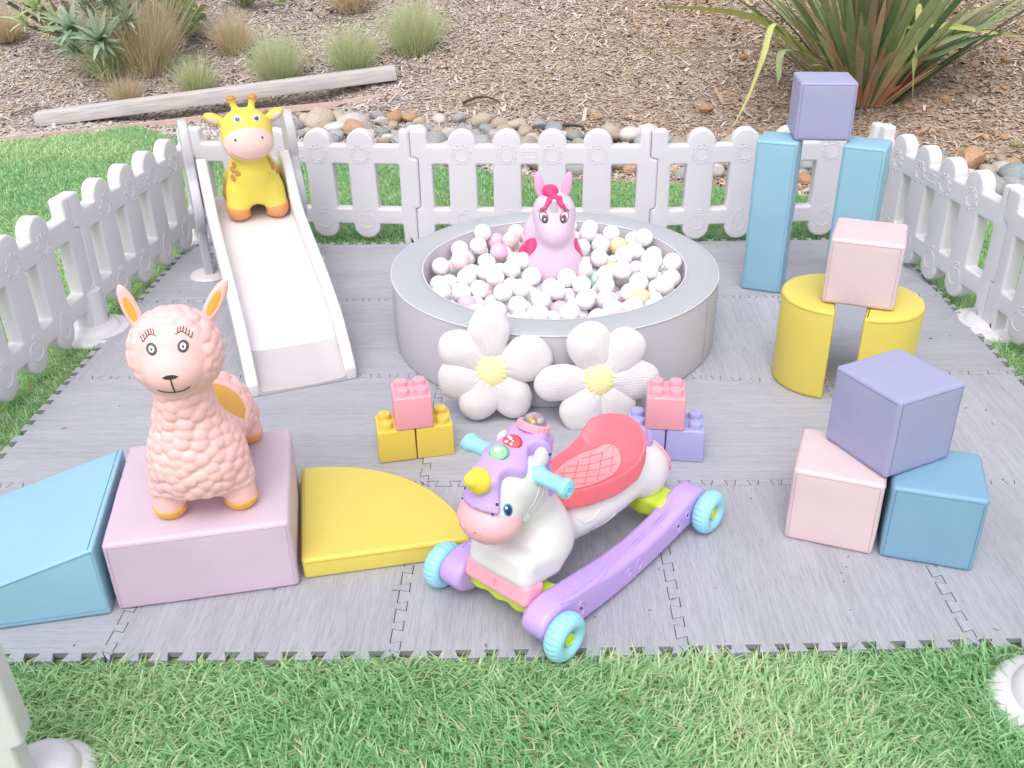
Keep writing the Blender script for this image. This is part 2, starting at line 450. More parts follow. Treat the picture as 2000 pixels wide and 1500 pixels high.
# ------------------------------------------------------------------ foam floor mat of interlocking tiles
def wood_mat(name, along):
    m = bpy.data.materials.new(name); m.use_nodes = True
    n = m.node_tree.nodes; l = m.node_tree.links; b = n['Principled BSDF']
    tc = n.new('ShaderNodeTexCoord'); oi = n.new('ShaderNodeObjectInfo')
    off = n.new('ShaderNodeVectorMath'); off.operation = 'SCALE'; off.inputs[0].default_value = (7.3, 5.1, 3.3); l.new(oi.outputs['Random'], off.inputs['Scale'])
    ad = n.new('ShaderNodeVectorMath'); ad.operation = 'ADD'; l.new(tc.outputs['Object'], ad.inputs[0]); l.new(off.outputs[0], ad.inputs[1])
    def layer(sa, sb, det, rough=.6, dist=0.0):
        mp = n.new('ShaderNodeMapping'); mp.inputs['Scale'].default_value = (sa, sb, 1) if along == 'x' else (sb, sa, 1)
        l.new(ad.outputs[0], mp.inputs['Vector'])
        z = n.new('ShaderNodeTexNoise'); z.inputs['Scale'].default_value = 1; z.inputs['Detail'].default_value = det; z.inputs['Roughness'].default_value = rough
        z.inputs['Distortion'].default_value = dist
        l.new(mp.outputs[0], z.inputs['Vector']); return z
    fine = layer(22, 380, 7, .74); mid = layer(2.6, 120, 6, .66, .5); big = layer(2.2, 9, 3, .5, .8)
    r1 = n.new('ShaderNodeValToRGB'); e = r1.color_ramp.elements
    e[0].position = .28; e[0].color = (*lin('#84858e'), 1); e[1].position = .62; e[1].color = (*lin('#b2b2ba'), 1)
    l.new(mid.outputs['Fac'], r1.inputs[0])
    r2 = n.new('ShaderNodeValToRGB'); e = r2.color_ramp.elements
    e[0].position = .33; e[0].color = (*lin('#93949d'), 1); e[1].position = .55; e[1].color = (*lin('#b6b6bf'), 1)
    l.new(fine.outputs['Fac'], r2.inputs[0])
    mx = n.new('ShaderNodeMix'); mx.data_type = 'RGBA'; mx.inputs['Factor'].default_value = .66
    l.new(r1.outputs[0], mx.inputs['A']); l.new(r2.outputs[0], mx.inputs['B'])
    mr = n.new('ShaderNodeMapRange'); mr.inputs[1].default_value = .3; mr.inputs[2].default_value = .7; mr.inputs[3].default_value = .92; mr.inputs[4].default_value = 1.05
    l.new(big.outputs['Fac'], mr.inputs[0])
    sc = n.new('ShaderNodeVectorMath'); sc.operation = 'SCALE'; l.new(mx.outputs['Result'], sc.inputs[0]); l.new(mr.outputs[0], sc.inputs['Scale'])
    tr_ = n.new('ShaderNodeMapRange'); tr_.inputs[3].default_value = .93; tr_.inputs[4].default_value = 1.05; l.new(oi.outputs['Random'], tr_.inputs[0])
    s3 = n.new('ShaderNodeVectorMath'); s3.operation = 'SCALE'; l.new(sc.outputs[0], s3.inputs[0]); l.new(tr_.outputs[0], s3.inputs['Scale'])
    l.new(s3.outputs[0], b.inputs['Base Color']); b.inputs['Roughness'].default_value = .55; b.inputs['Specular IOR Level'].default_value = .35
    bp = n.new('ShaderNodeBump'); bp.inputs['Strength'].default_value = .35; bp.inputs['Distance'].default_value = .0008
    l.new(fine.outputs['Fac'], bp.inputs['Height']); l.new(bp.outputs[0], b.inputs['Normal'])
    return m
m_wx = wood_mat('grey wood print across', 'x'); m_wy = wood_mat('grey wood print along', 'y')
m_foam_side = mat('grey foam side', '#8f8e98', .9, .05)

def tile_plate(lp, half, bev):
    lp = [lp[k] for k in range(len(lp)) if (Vector(lp[k]) - Vector(lp[k - 1])).length > 1e-5]
    n_ = len(lp); ins = []
    for k in range(n_):
        a, b, d = Vector(lp[k - 1]), Vector(lp[k]), Vector(lp[(k + 1) % n_])
        t1 = (b - a).normalized(); t2 = (d - b).normalized(); nr = Vector((-(t1.y + t2.y), t1.x + t2.x))
        if nr.length > 1e-6: nr.normalize()
        ins.append((b + nr * bev)[:])
    from mathutils.geometry import delaunay_2d_cdt
    tv, te, tf, ov, oe, of = delaunay_2d_cdt([Vector(q) for q in ins], [(k, (k + 1) % n_) for k in range(n_)], [], 1, 1e-6)
    key = {}
    V = [(x, y, half) for x, y in ins] + [(x, y, half - bev) for x, y in lp] + [(x, y, -half) for x, y in lp]
    mp_ = {}
    for k, orig in enumerate(ov):
        if orig: mp_[k] = orig[0]
        else: mp_[k] = len(V); V.append((tv[k].x, tv[k].y, half))
    F = []
    for r_ in range(2):
        for k in range(n_):
            a = r_ * n_ + k; b = r_ * n_ + (k + 1) % n_; F.append((a, a + n_, b + n_, b))
    for f in tf:
        q = [mp_[k] for k in f]
        ar = sum(V[q[k - 1]][0] * V[q[k]][1] - V[q[k]][0] * V[q[k - 1]][1] for k in range(len(q)))
        F.append(tuple(q if ar > 0 else q[::-1]))
    me = bpy.data.meshes.new('tile'); me.from_pydata(V, [], F); me.update()
    return me
NT = 10; DP = .023; PT = T / NT
def wave(k0=0):
    """dovetail edge of one tile side: list of (t, offset), t in [0, T]"""
    o = []
    for k in range(NT):
        s = k * PT; q = PT * .5
        o += [(s + q * .36, -DP / 2), (s + q * .14, DP / 2), (s + q * 1.14 + .0, DP / 2), (s + q * .92, -DP / 2)]
    return o
def wave2():
    o = []
    for k in range(NT):
        s = k * PT + PT * .10
        o += [(s + PT * .16, -DP / 2), (s + PT * .04, DP / 2), (s + PT * .56, DP / 2), (s + PT * .44, -DP / 2)]
    return o
WV = wave2()
def warp(x, y):
    # the real mat is pushed slightly out of square
    i = x / T
    dy = np.interp(i, [-1, 0, 1, 2, 3, 4], [-.055, -.035, -.025, 0, .035, .06]) * T * max(0, 1 - max(y, 0) / T)
    if abs(y - 2 * T) < .5 * T:
        dy += -.085 * T * math.exp(-((i - 2.85) / .55) ** 2) * (1 - abs(y - 2 * T) / (.5 * T))
    return x, y + dy
def edge_pts(kind, i, j):
    """shared boundary curve: kind 'h' from (i,j) to (i+1,j); 'v' from (i,j) to (i,j+1)"""
    pts = []
    if kind == 'h':
        pts = [(i * T + t, j * T + o) for t, o in WV]
    else:
        pts = [(i * T + o, j * T + t) for t, o in WV]
    return pts
mat_root = thing('foam_play_mat', 'grey wood print foam play mat of interlocking puzzle tiles lying on the lawn', 'play mat', (0, 0, 0))
grain_y = {(0, 0), (1, 0), (2, 0), (3, 0), (2, 2), (3, 1), (-1, 2), (1, 3)}
for i in range(-1, 4):
    for j in range(0, 4):
        c = lambda a, b: (a * T, b * T)
        lp = [c(i, j)] + edge_pts('h', i, j) + [c(i + 1, j)] + edge_pts('v', i + 1, j) + [c(i + 1, j + 1)] + edge_pts('h', i, j + 1)[::-1] + [c(i, j + 1)] + edge_pts('v', i, j)[::-1]
        ctr = Vector(((i + .5) * T, (j + .5) * T, 0))
        sh = .0013
        # pull the outline in a hair so the joints show
        P2 = [Vector((*warp(*p), 0)) for p in lp]
        n_ = len(P2); Q = []
        for k in range(n_):
            a, b, d = P2[k - 1], P2[k], P2[(k + 1) % n_]
            t1 = (b - a).normalized(); t2 = (d - b).normalized()
            nrm = Vector((-(t1.y + t2.y), t1.x + t2.x, 0))
            if nrm.length > 1e-6: nrm.normalize()
            Q.append(b + nrm * sh)
        me = tile_plate(fillet([(q.x - ctr.x, q.y - ctr.y) for q in Q], .0016, 2), .0075, .0010)
        me.materials.append(m_wy if (i, j) in grain_y else m_wx)
        me.materials.append(m_foam_side)
        for pgn in me.polygons:
            if pgn.normal.z < .5: pgn.material_index = 1
        o = link('tile', me, None, mat_root, (ctr.x, ctr.y, -.0075 + random.uniform(-.0008, .0008)))
        o.rotation_euler = (R(random.uniform(-.08, .08)), R(random.uniform(-.08, .08)), 0)

def debris():
    V = []; F = []; rg = random.Random(21)
    for k in range(80):
        if k % 3 == 0: x, y = rg.uniform(-.55, 2.4), rg.uniform(0, .3)
        elif k % 3 == 1: x, y = rg.choice([rg.uniform(-.58, -.3), rg.uniform(2.1, 2.4)]), rg.uniform(.2, 2.4)
        else: x, y = rg.uniform(-.5, 2.4), rg.uniform(.1, 2.4)
        L = rg.uniform(.0015, .007); w_ = rg.uniform(.0008, .0018); a = rg.uniform(0, 6.28); c_, s_ = math.cos(a), math.sin(a); o = len(V)
        for px, py, pz in ((-L, -w_, .0008), (L, -w_ * .4, .0008), (L, w_ * .4, .0012), (-L, w_, .0012), (0, 0, .0030)): V.append((x + px * c_ - py * s_, y + px * s_ + py * c_, pz))
        F += [(o, o + 1, o + 4), (o + 1, o + 2, o + 4), (o + 2, o + 3, o + 4), (o + 3, o, o + 4)]
    me = bpy.data.meshes.new('debris'); me.from_pydata(V, [], F); me.update(); return me
tag(link('mat_debris', debris(), mat('dry clippings', '#6f6a58', .9, .4, 3)), 'dry grass clippings and dirt specks on the play mat', kind='stuff')

# ------------------------------------------------------------------ picket fence of moulded white plastic panels
m_white = mat('white moulded plastic', '#dad7da', .38, .02, 3, .25, 180, .45)
PW, PH, TH = .97, .505, .026      # panel width, height, half thickness
def panel_outline():
    zr, zb, zl = .442, .098, .048
    cs = [.21 + .183 * k for k in range(4)]; hw = .058
    JL = [(.0, .505), (.0, .392), (.030, .385), (.030, .178), (.010, .170), (.010, .0)]
    pts = []
    top = [(.0, PH), (.068, PH), (.070, zr)]
    rad = [.010, .014, .012]
    for c_ in cs:
        n = 14; r = hw
        top.append((c_ - hw, zr)); rad.append(.006)
        for k in range(n + 1):
            a = math.pi * (1 - k / n); top.append((c_ + r * math.cos(a), PH - r * .95 + r * .95 * math.sin(a))); rad.append(0)
        top.append((c_ + hw, zr)); rad.append(.006)
    top += [(PW - .045, zr), (PW - .043, PH), (PW, PH)]; rad += [.010, .012, .006]
    rt = [(PW, .392), (PW + .030, .385), (PW + .030, .178), (PW + .010, .170), (PW + .010, .0)]; rad += [.006, .008, .008, .004, .002]
    bot = [(PW - .050, .0), (PW - .052, zb)]; rad += [.004, .010]
    for c_ in cs[::-1]:
        n = 14; r = hw
        bot.append((c_ + hw, zb)); rad.append(.006)
        for k in range(n + 1):
            a = -math.pi * k / n; bot.append((c_ + r * math.cos(a), zl + r * .7 + r * .95 * math.sin(a) * 1.0)); rad.append(0)
        bot.append((c_ - hw, zb)); rad.append(.006)
    bot += [(.085, zb), (.083, .0), (.010, .0)]; rad += [.010, .004, .002]
    lf = [(.010, .170), (.030, .178), (.030, .385), (0, .392)]; rad += [.004, .008, .008, .006]
    allp = top + rt + bot + lf
    out = fillet(allp, rad, 4)
    holes = []
    for k in range(5):
        c_ = .21 + .183 * (k - .5); ww = .0335
        if k == 0: x0, x1 = .086, c_ + ww
        elif k == 4: x0, x1 = c_ - ww, PW - .052
        else: x0, x1 = c_ - ww, c_ + ww
        holes.append(fillet([(x0, .168), (x1, .168), (x1, .362), (x0, .362)], .008, 4))
    return [out] + holes, cs
LO, CS = panel_outline()
panel_me = plate(LO, TH, .009, 3, 55)
xform(panel_me, Matrix.Rotation(math.pi / 2, 4, 'X'))         # x along, z up, thickness in y
# split into rail pieces, pickets and posts so that each reads as a part
def split_panel(me):
    cuts = []
    for c_ in CS: cuts += [c_ - .0581, c_ + .0581]
    cuts = [.078] + cuts + [PW - .047]
    bm = bmesh.new(); bm.from_mesh(me)
    for cx in cuts:
        g_ = bm.verts[:] + bm.edges[:] + bm.faces[:]
        bmesh.ops.bisect_plane(bm, geom=g_, plane_co=(cx, 0, 0), plane_no=(1, 0, 0), dist=1e-6)
    # remember smooth normals of the whole
    tmp = bpy.data.meshes.new('t'); bm.to_mesh(tmp); shade(tmp, 55)
    tmp.update()
    cn = np.zeros(len(tmp.loops) * 3, np.float32); tmp.corner_normals.foreach_get('vector', cn); cn = cn.reshape(-1, 3)
    groups = {}
    for p_ in tmp.polygons:
        x = p_.center.x; z = p_.center.z
        k = np.searchsorted(cuts, x)
        if k == 0: key = 'post', 0
        elif k == len(cuts): key = 'post', 1
        elif k % 2 == 0: key = 'picket', k
        else: key = ('top_rail', k) if z > .26 else ('bottom_rail', k)
        groups.setdefault(key, []).append(p_.index)
    res = []
    for key, fs in sorted(groups.items()):
        vm = {}; V = []; F = []; NN = []
        for fi in fs:
            p_ = tmp.polygons[fi]; f = []
            for li in p_.loop_indices:
                vi = tmp.loops[li].vertex_index
                if vi not in vm: vm[vi] = len(V); V.append(tmp.vertices[vi].co[:])
                f.append(vm[vi]); NN.append(cn[li])
            F.append(f)
        m_ = bpy.data.meshes.new(key[0]); m_.from_pydata(V, [], F); m_.update(); m_.shade_smooth()
        m_.normals_split_custom_set([tuple(map(float, x)) for x in NN])
        m_.materials.append(m_white)
        res.append((key[0], m_))
    return res
panel_parts = split_panel(panel_me)
def relief_sun():
    c = (0, 0); ln = []
    ln.append([(.027 * math.cos(a), -.0005, .027 * math.sin(a)) for a in np.linspace(0, 2 * math.pi, 28)[:-1]])
    z = []
    for k in range(22):
        a = 2 * math.pi * k / 22; r = .043 if k % 2 else .034
        z.append((r * math.cos(a), -.0005, r * math.sin(a)))
    return tube_mesh([ln[0], z], .0017, 6, True)
def relief_fruit(kind):
    a = np.linspace(0, 2 * math.pi, 32)[:-1]
    if kind == 0: pts = [(.036 * math.cos(t) * (1 + .08 * math.sin(t) ** 2), 0, .033 * math.sin(t) - .006 * math.exp(-((t - math.pi / 2) / .3) ** 2)) for t in a]
    elif kind == 1: pts = [((.020 + .013 * (1 - math.sin(t)) / 2 * 1.2) * math.cos(t), 0, .042 * math.sin(t)) for t in a]
    elif kind == 2: pts = [((.020 + .016 * (1 + math.sin(t)) / 2) * math.cos(t), 0, .038 * math.sin(t) - .006 * math.exp(-((t - math.pi / 2) / .3) ** 2)) for t in a]
    else: pts = [(.034 * math.cos(t), 0, .034 * math.sin(t)) for t in a]
    leaf = [(.004 + .014 * math.cos(t), 0, .046 + .006 * math.sin(t) + .004 * math.cos(t)) for t in np.linspace(0, 2 * math.pi, 14)[:-1]]
    return tube_mesh([pts, leaf], .0020, 6, True)
sun_me = relief_sun(); fruit_me = [relief_fruit(k) for k in range(4)]
slot_me = tube_mesh([fillet([(-.028, 0, -.014), (.028, 0, -.014), (.028, 0, .014), (-.028, 0, .014)], .012, 4) if False else [(.028 * max(-1, min(1, 1.5 * math.cos(t))), 0, .014 * max(-1, min(1, 1.5 * math.sin(t)))) for t in np.linspace(0, 2 * math.pi, 33)[:-1]]], .0020, 6, True)
for m_ in [sun_me, slot_me] + fruit_me: m_.materials.append(m_white)
def fence_panel(a, b, label, group='white plastic picket fence panels', z=LAWN + .004, fl=0):
    a = Vector(a); b = Vector(b); d = b - a
    rz = math.atan2(d.y, d.x)
    t = thing('picket_fence', label, 'fence panel', (a.x, a.y, z), rz, group)
    t.scale = (d.length / PW, 1, 1); t.rotation_euler = (R(random.uniform(-.7, .7)), 0, rz)
    for nm, m_ in panel_parts: link(nm, m_, None, t)
    f = -1
    for k, c_ in enumerate(CS):
        link('sun_relief', sun_me, None, t, (c_, -TH + .0002, .405))
        link('fruit_relief', fruit_me[(k + fl) % 4], None, t, (c_, -TH + .0002, .115))
    link('grip_slot', slot_me, None, t, (CS[1] + .0915, -TH + .0002, .405))
    return t
J = dict(BL=(-.575, 2.56), j1=(.395, 2.468), j2=(1.39, 2.418), BR=(2.345, 2.475), RJ=(2.505, 1.60), LJ=(-.695, 1.61))
# orientation: the moulded face (-y local) turns to the inside of the pen
fence_panel(J['BL'], J['j1'], 'white fence panel behind the toddler slide, at the left end of the back row', fl=1)
fence_panel(J['j1'], J['j2'], 'white fence panel straight behind the ball pit', fl=2)
fence_panel(J['j2'], J['BR'], 'white fence panel behind the two tall blue foam pillars', fl=0)
fence_panel(J['LJ'], J['BL'], 'white fence panel of the left side that meets the back row behind the slide', fl=3)
fence_panel((-.76, .66), J['LJ'], 'white fence panel of the left side running out of the picture', fl=2)
fence_panel(J['BR'], J['RJ'], 'white fence panel of the right side that meets the back row near the flax', fl=1)
fence_panel(J['RJ'], (2.62, .64), 'white fence panel of the right side running out of the picture', fl=0)
fence_panel((-.93, -.52), (.012, -.365), 'white fence panel whose end post shows at the near left corner', fl=0)
fence_panel((1.985, -.150), (2.90, -.40), 'white fence section starting at the domed foot in the near right corner', fl=0)
# round feet
base_prof = [(0, .036), (.040, .036), (.062, .034), (.072, .026), (.076, .020), (.100, .018), (.112, .014), (.118, .006), (.120, 0), (0, 0)]
base_me = lathe(base_prof, 56); base_me.materials.append(m_white)
dome_prof = [(0, .062), (.05, .060), (.080, .052), (.095, .038), (.100, .022), (.112, .018), (.130, .014), (.138, .006), (.140, 0), (0, 0)]
dome_me = lathe(dome_prof, 64); dome_me.materials.append(m_white)
stub_me = lathe([(.036, .0), (.034, .13), (0, .13)], 32); stub_me.materials.append(m_white)
hole_me = lathe([(0, 0), (.006, 0), (.006, -.004)], 16)
m_dark = mat('dark recess', '#3a3a40', .8)
def foot(panel, x, y, big=False, s=1.0, stub=True):
    W_ = Matrix.Translation(panel.location) @ panel.rotation_euler.to_matrix().to_4x4() @ Matrix.Diagonal((*panel.scale, 1))
    M_ = W_.inverted() @ Matrix.Translation((x, y, LAWN + .003)) @ Matrix.Diagonal((s, s, 1, 1))
    o = link('foot', dome_me if big else base_me, None, panel); o.matrix_local = M_
    if stub and not big: link('post_stub', stub_me, None, o, (0, .012, .03))
    if big: link('screw_hole', hole_me, m_dark, o, (.05, -.055, .061))
FP = {}
for o in list(C.objects):
    if o.name.startswith('picket_fence'): FP[o['label']] = o
def fpn(k): return [o for l_, o in FP.items() if k in l_][0]
foot(fpn('left side running'), -.68, 1.60, s=1.15)
foot(fpn('right side running'), 2.52, 1.60, s=1.15)
foot(fpn('straight behind the ball pit'), .40, 2.475, s=.42)
foot(fpn('two tall blue'), 1.39, 2.425, s=.42)
foot(fpn('left end of the back row'), -.60, 2.58, s=1.0)
foot(fpn('near the flax'), 2.35, 2.50, s=.6)
foot(fpn('near left corner'), .005, -.315, True, .66)
foot(fpn('near right corner'), 1.945, -.135, True, 1.0, False)

# ------------------------------------------------------------------ timber beam and bender board edging
m_beam = mat('weathered grey timber', '#c6bdbd', .85, .22, 9, .8, 60, .2)
bn = m_beam.node_tree.nodes
for x_ in bn:
    if x_.type == 'TEX_NOISE' and x_.inputs['Scale'].default_value == 9:
        mp = bn.new('ShaderNodeMapping'); mp.inputs['Scale'].default_value = (.6, 9, 9)
        tcn = [q for q in bn if q.type == 'TEX_COORD'][0]
        m_beam.node_tree.links.new(tcn.outputs['Object'], mp.inputs[0]); m_beam.node_tree.links.new(mp.outputs[0], x_.inputs['Vector'])
def box_me(name, sx, sy, sz, bev=.004, seg=2, z0=True):
    bm = bmesh.new(); bmesh.ops.create_cube(bm, size=1)
    bmesh.ops.scale(bm, vec=(sx, sy, sz), verts=bm.verts)
    if z0: bmesh.ops.translate(bm, vec=(0, 0, sz / 2), verts=bm.verts)
    if bev: bmesh.ops.bevel(bm, geom=bm.edges[:] + bm.verts[:], offset=bev, segments=seg, profile=.5, affect='EDGES')
    return bm_mesh(name, bm, 40)
a = Vector((-2.35, 4.72, .0)); b = Vector((-.02, 5.12, .19)); d = b - a
be = box_me('beam', d.length, .115, .085, .006)
bo = link('timber_beam', be, m_beam, None, (a + b) / 2 + Vector((0, .04, -.02)))
bo.rotation_euler = (0, -math.atan2(d.z, math.hypot(d.x, d.y)), math.atan2(d.y, d.x))
tag(bo, 'long weathered grey timber beam lying on the mulch behind the giraffe', 'timber beam')
m_bend = mat('pink brown edging board', '#cdb4aa', .8, .15, 12, .5, 90, .2)
def ribbon(pts, th, h):
    V = []; F = []
    pts = [Vector(p) for p in pts]
    for i, p in enumerate(pts):
        t = (pts[min(i + 1, len(pts) - 1)] - pts[max(i - 1, 0)]).normalized(); n_ = Vector((-t.y, t.x, 0)).normalized() * th / 2
        for q, zz in ((n_, 0), (-n_, 0), (-n_, h), (n_, h)): V.append((p + q + Vector((0, 0, zz)))[:])
    for i in range(len(pts) - 1):
        for k in range(4):
            a_ = i * 4 + k; b_ = i * 4 + (k + 1) % 4; F.append((a_, b_, b_ + 4, a_ + 4))
    F.append((0, 3, 2, 1)); e = (len(pts) - 1) * 4; F.append((e, e + 1, e + 2, e + 3))
    bm = bmesh.new(); vs = [bm.verts.new(v) for v in V]; [bm.faces.new([vs[i] for i in f]) for f in F]
    return bm_mesh('ribbon', bm, 30)
bp_ = [(-3.4, 4.05), (-2.8, 4.25), (-2.42, 4.40), (-2.0, 4.58), (-1.5, 4.80), (-.9, 4.95), (-.4, 4.98), (.02, 5.0)]
bz = [(x, y, float(terr(x, y)) - .02 + .012 * max(0, (x + 1.5) / 1.5)) for x, y in bp_]
tag(link('edging_board', ribbon(bz, .020, .038), m_bend), 'thin pinkish brown edging board curving between lawn and timber beam', 'edging board')

# ------------------------------------------------------------------ rocks
def rock_me(seed, sx, sy, sz, ang=False, lv=3):
    bm = bmesh.new(); bmesh.ops.create_icosphere(bm, subdivisions=lv, radius=1)
    rnd = random.Random(seed)
    pl = [(Vector((rnd.gauss(0, 1), rnd.gauss(0, 1), rnd.gauss(0, 1))).normalized(), rnd.uniform(.62, .9)) for _ in range(9 if ang else 4)]
    off = Vector((rnd.uniform(0, 50), rnd.uniform(0, 50), 0))
    for v in bm.verts:
        for n_, d_ in pl:
            s = v.co.dot(n_)
            if s > d_: v.co -= n_ * (s - d_) * (.9 if ang else .6)
        f = 1 + .16 * mnoise.noise(v.co * 1.3 + off) + .05 * mnoise.noise(v.co * 4 + off)
        v.co = Vector((v.co.x * f * sx, v.co.y * f * sy, v.co.z * f * sz))
    return bm_mesh('rock', bm, 50 if not ang else 28)
def stone_mat(name, c1, c2, sp):
    m = bpy.data.materials.new(name); m.use_nodes = True
    n = m.node_tree.nodes; l = m.node_tree.links; b = n['Principled BSDF']
    tc = n.new('ShaderNodeTexCoord'); oi = n.new('ShaderNodeObjectInfo')
    ad = n.new('ShaderNodeVectorMath'); ad.operation = 'ADD'
    cm = n.new('ShaderNodeCombineXYZ'); l.new(oi.outputs['Random'], cm.inputs[0]); sc = n.new('ShaderNodeVectorMath'); sc.operation = 'SCALE'; sc.inputs['Scale'].default_value = 30
    l.new(cm.outputs[0], sc.inputs[0]); l.new(tc.outputs['Object'], ad.inputs[0]); l.new(sc.outputs[0], ad.inputs[1])
    z = n.new('ShaderNodeTexNoise'); z.inputs['Scale'].default_value = sp; z.inputs['Detail'].default_value = 8; z.inputs['Roughness'].default_value = .65
    l.new(ad.outputs[0], z.inputs['Vector'])
    r = n.new('ShaderNodeValToRGB'); e = r.color_ramp.elements
    e[0].position = .32; e[0].color = (*lin(c1), 1); e[1].position = .66; e[1].color = (*lin(c2), 1)
    l.new(z.outputs['Fac'], r.inputs[0])
    mr = n.new('ShaderNodeMapRange'); mr.inputs[3].default_value = .78; mr.inputs[4].default_value = 1.15; l.new(oi.outputs['Random'], mr.inputs[0])
    s2 = n.new('ShaderNodeVectorMath'); s2.operation = 'SCALE'; l.new(r.outputs[0], s2.inputs[0]); l.new(mr.outputs[0], s2.inputs['Scale'])
    l.new(s2.outputs[0], b.inputs['Base Color']); b.inputs['Roughness'].default_value = .85
    bp = n.new('ShaderNodeBump'); bp.inputs['Strength'].default_value = .5; bp.inputs['Distance'].default_value = .006
    l.new(z.outputs['Fac'], bp.inputs['Height']); l.new(bp.outputs[0], b.inputs['Normal'])
    return m
RM = {'grey': stone_mat('grey rock', '#87878b', '#b8b7b6', 14), 'tan': stone_mat('tan rock', '#9f8f7f', '#c9bba9', 12),
      'pale': stone_mat('pale rock', '#b0a9a6', '#dcd5cf', 18), 'orange': stone_mat('orange rock', '#a57c60', '#cba684', 10),
      'blue': stone_mat('blue grey rock', '#838d93', '#a8b1b3', 12)}
RL = {'grey': 'smooth grey river rock in the rock bed behind the fence', 'tan': 'tan brown river rock in the rock bed behind the fence',
      'pale': 'pale speckled river rock in the rock bed behind the fence', 'orange': 'orange brown rock in the rock bed behind the fence',
      'blue': 'blue grey river rock in the rock bed behind the fence'}
variants = {k: [] for k in RM}
for k in RM:
    for s in range(4):
        m_ = rock_me(hash_ := (len(k) * 31 + s * 7 + ord(k[0])), random.uniform(.85, 1.25), random.uniform(.75, 1.0), random.uniform(.5, .72), k == 'orange' or s == 3)
        m_.materials.append(RM[k]); variants[k].append(m_)
placed = []
def put_rock(x, y, r, k, name='rock', label=None, group=None, cat='rock', sink=.25, z=None):
    m_ = random.choice(variants[k])
    o = link(name, m_, None, None, (x, y, (float(terr(x, y)) if z is None else z) + r * (.6 - sink)))
    o.scale = (r, r, r); o.rotation_euler = (random.uniform(-.3, .3), random.uniform(-.3, .3), random.uniform(0, 6.28))
    where = 'between the slide and the left end of the fence' if x < -.1 else ('behind the fence left of the unicorn' if x < .85 else ('behind the fence between ball pit and blue pillars' if x < 1.75 else ('behind the blue pillars' if x < 2.5 else 'beyond the right side fence')))
    size = 'small ' if r < .055 else 'large '
    tag(o, label or (size + RL[k].replace('in the rock bed behind the fence', where)), cat, group or (size + k + ' rocks ' + where)); placed.append((x, y, r)); return o
put_rock(-.24, 4.60, .095, 'pale', label='largest pale rock at the back of the rock bed, below the timber beam end', group='standout rocks')
put_rock(-.46, 4.62, .115, 'tan', label='big tan rock just right of the giraffe ear', group='standout rocks')
put_rock(-.20, 4.36, .10, 'orange', label='large orange rock behind the fence between slide and ball pit', group='standout rocks')
put_rock(.98, 3.62, .10, 'tan', label='large tan rock seen through the fence gap beside the unicorn ears', group='standout rocks')
put_rock(3.22, 3.55, .095, 'orange', label='orange rock with white face above the right fence', group='standout rocks')
put_rock(3.36, 3.33, .10, 'blue', label='large smooth blue grey rock near the right picture edge', group='standout rocks')
tries = 0
while len(placed) < 285 and tries < 20000:
    tries += 1
    x = random.uniform(-.95, 3.9)
    y0 = np.interp(x, [-.95, -.7, -.3, .4, .9, 1.7, 2.5, 3.3, 3.9], [4.50, 4.42, 4.2, 3.92, 3.60, 3.42, 3.26, 3.02, 2.8]); y1 = np.interp(x, [-.95, -.7, -.3, .4, .9, 1.7, 2.5, 3.3, 3.9], [4.72, 4.80, 4.78, 4.60, 4.38, 4.08, 3.76, 3.62, 3.5])
    y = random.uniform(float(y0), float(y1))
    r = random.choice([.035, .05, .05, .06, .07, .085])
    if 2.35 < x < 2.8 and random.random() < .4: continue
    if any((x - a_) ** 2 + (y - b_) ** 2 < (.66 * (r + c_)) ** 2 for a_, b_, c_ in placed): continue
    k = random.choices(['grey', 'tan', 'pale', 'orange', 'blue'], [4.5, 4.5, 3.5, 1.1, 1.2])[0]
    put_rock(x, y, r, k)
# stones loose on the mulch
st_var = []
for s in range(5):
    m_ = rock_me(90 + s, random.uniform(.9, 1.3), random.uniform(.7, 1), random.uniform(.6, .8), True, 2); m_.materials.append(RM['orange' if s < 4 else 'tan']); st_var.append(m_)
cnt = 0; tries = 0
while cnt < 150 and tries < 9000:
    tries += 1
    x = random.triangular(1.2, 4.8, 3.6); y = random.uniform(float(slope_y(x)) - .15, float(slope_y(x)) + 1.9)
    r = random.choice([.010, .012, .016, .02, .024, .034]) 
    if (x - 2.85) ** 2 + (y - 4.27) ** 2 < .18 ** 2: continue
    o = link('stone', random.choice(st_var), None, None, (x, y, float(zg(np.array(x), np.array(y))) + r * .35)); o.scale = (r, r, r * .9)
    o.rotation_euler = (random.uniform(-.5, .5), random.uniform(-.5, .5), random.uniform(0, 6.28))
    sw = 'left of' if x < 2.6 else ('right of' if x > 3.1 else 'in front of or behind'); tag(o, '%s orange brown stone in the mulch %s the flax plant' % ('tiny' if r < .018 else 'fist sized', sw), 'stone', '%s stones %s the flax' % ('tiny' if r < .018 else 'bigger', sw)); cnt += 1
for x, y, r in [(-.9, 4.93, .03), (-.3, 5.5, .03), (-.42, 5.8, .035), (-1.05, 4.95, .035), (1.95, 4.35, .045), (.3, 5.3, .02), (2.25, 4.85, .03), (1.3, 4.4, .03)]:
    o = link('stone', random.choice(st_var[:4]), None, None, (x, y, float(terr(x, y)) + r * .4)); o.scale = (r, r, r)
    tag(o, 'orange stone lying among the grass tufts and mulch', 'stone', 'orange stones among the grass tufts')
m_hose = mat('black drip hose', '#4a4a4c', .6)
hz_ = [(1.12 + .09 * math.cos(a), 4.30 + .05 * math.sin(a), float(terr(1.12, 4.30)) + .018 + .008 * math.sin(a)) for a in np.linspace(-.4, 3.6, 18)]
tag(link('drip_hose', tube_mesh([hz_], .008, 8), m_hose), 'short loop of black drip hose lying on the mulch above the unicorn', 'hose')
